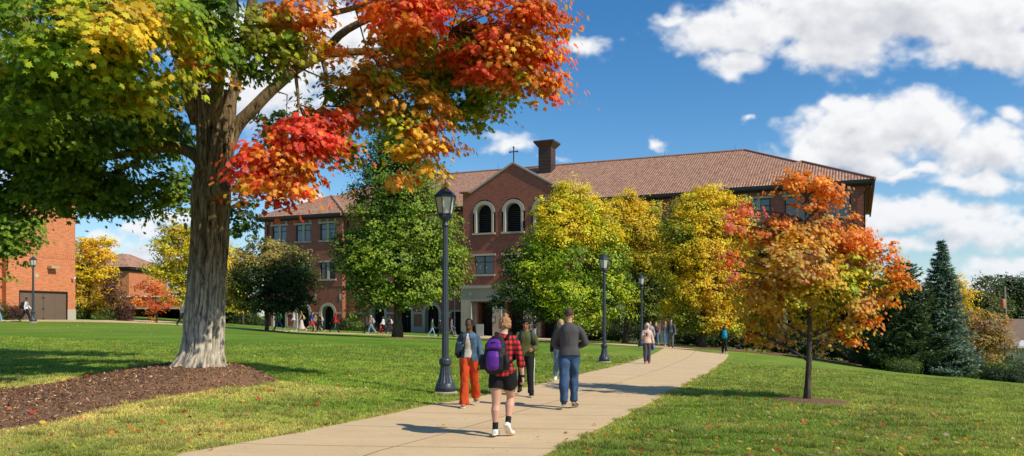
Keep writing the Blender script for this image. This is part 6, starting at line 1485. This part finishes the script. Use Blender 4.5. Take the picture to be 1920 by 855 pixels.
far_p('blonde walker with a brown pack seen from behind beyond the pink jacket',1230,55,4,1.68,(.22,.2,.18),JB,W_,'long',BLD,('maroon brown backpack on the blonde walker beyond the pink jacket',(.09,.03,.03)),lod=2,fem=True)
far_p('brown haired person in light grey partly hidden right behind the pink jacket',1219,46,176,1.70,(.30,.30,.32),BL,BL,'long',BRN_,lod=2,fem=True)
far_p('man in grey hoodie and blue jeans striding left, first in the row on the walkway',522,65,82,1.76,(.17,.17,.175),JB,W_,'short',DKH,('green backpack on the man in the grey hoodie',(.03,.30,.09)),legs=(26,8,-22,20))
far_p('blonde walker in lilac white jacket and grey trousers beside the woman in the long skirt',551,66,120,1.64,(.55,.52,.62),GR,W_,'pony',BLD,fem=True,legs=(10,4,-8,14))
far_p('woman in black top and long pale skirt walking on the walkway',565,66.5,100,1.72,BL,(.52,.47,.48),W_,'long',BLD,('tan backpack on the woman in the long skirt',(.42,.33,.2),.85),kind='skirt',fem=True,sleeve=.0,tname='shirt',hem=1.0)
far_p('man in bright blue shirt and red shorts striding right',585,67,-80,1.78,(.02,.07,.40),(.45,.03,.03),BL,'short',BRN_,('black backpack on the man in red shorts',BL,1.0),kind='shorts',legs=(24,10,-26,28),len_=.8,sleeve=.45,tname='shirt')
far_p('walker in brown half hidden behind the man in red shorts',592,68.5,80,1.66,(.25,.16,.06),BL,BL,'pony',BRN_,fem=True)
far_p('woman in black walking left, right of the man in red shorts',600,67.5,80,1.68,BL,BL,W_,'pony',(.2,.12,.06),('pale grey backpack on the woman in black',(.4,.38,.38)),fem=True)
pr=far_p('walker in bright red hooded top and black trousers striding right alone',629,68,-82,1.74,(.50,.015,.02),BL,BL,'hidden',DKH,('black backpack on the walker in the red hood',BL,.9),hoodup=True,tname='hoodie',legs=(22,6,-24,24))
held(pr,1,'water_bottle','teal bottle carried by the walker in the red hood','bottle',bottle((.0,.35,.25)))
far_p('dark haired walker mostly hidden behind the blonde with the pink grey pack',688,70.5,90,1.64,(.06,.05,.05),BL,BL,'long',BRN_,fem=True)
far_p('blonde walker in light jeans with a pink grey pack, left of the fire hydrant',696,69.5,84,1.68,(.25,.2,.16),LJ,W_,'long',BLD,('pink grey backpack on the blonde left of the hydrant',(.42,.33,.34)),fem=True,legs=(22,8,-20,22))
far_p('brown haired walker in white top and black trousers just right of the fire hydrant',719,70.5,88,1.62,(.62,.6,.6),BL,W_,'long',BRN_,fem=True)
far_p('walker in black jacket and maroon trousers beside the trunk of the green tree',730,69,82,1.70,BL,(.09,.025,.03),W_,'long',BRN_,('white grey backpack on the walker in maroon trousers',(.5,.5,.5),.9),fem=True,legs=(26,8,-28,24))
far_p('walker in green sweatshirt and pale jeans left of the man in dark clothes',810,72,-86,1.66,(.03,.12,.06),LJ,W_,'short',BRN_,legs=(22,8,-20,20))
far_p('man in dark clothes right behind the walker in the green sweatshirt',826,72.5,96,1.70,(.03,.035,.04),(.015,.02,.03),BL,'short',DKH,('black backpack on the man behind the green sweatshirt',BL,.9))
far_p('person in grey brown clothes half hidden by the nearest lamp post',846,73,-84,1.70,(.16,.14,.13),(.14,.12,.11),BL,'short',BRN_)
far_p('person in black standing at the stone pier between the entrance doors',988,75.5,10,1.76,BL,BL,BL,'short',DKH,legs=(4,2,-4,6))
far_p('walker in pale pink top and jeans heading for the entrance',1001,74,30,1.68,(.45,.28,.26),LJ,BL,'long',DKH,('black backpack on the walker heading for the entrance',BL),fem=True,legs=(14,6,-12,16))
far_p('student in white and black jacket walking right beside the far left lamp',49,56.5,-74,1.74,(.6,.57,.62),BL,BL,'short',DKH,('black backpack on the student beside the far left lamp',BL,1.05),skin=(.2,.1,.06),legs=(20,8,-20,22),lod=2)
far_p('person in pale jeans cut off by the left edge of the picture',-6,55.5,-84,1.70,(.2,.2,.25),LJ,W_,'short',BRN_,legs=(24,8,-24,20))
far_p('person in checked dark shirt and black trousers beside the left edge of the big trunk',341,59,-84,1.74,(.12,.12,.14),BL,BL,'short',BRN_,legs=(16,6,-14,18))
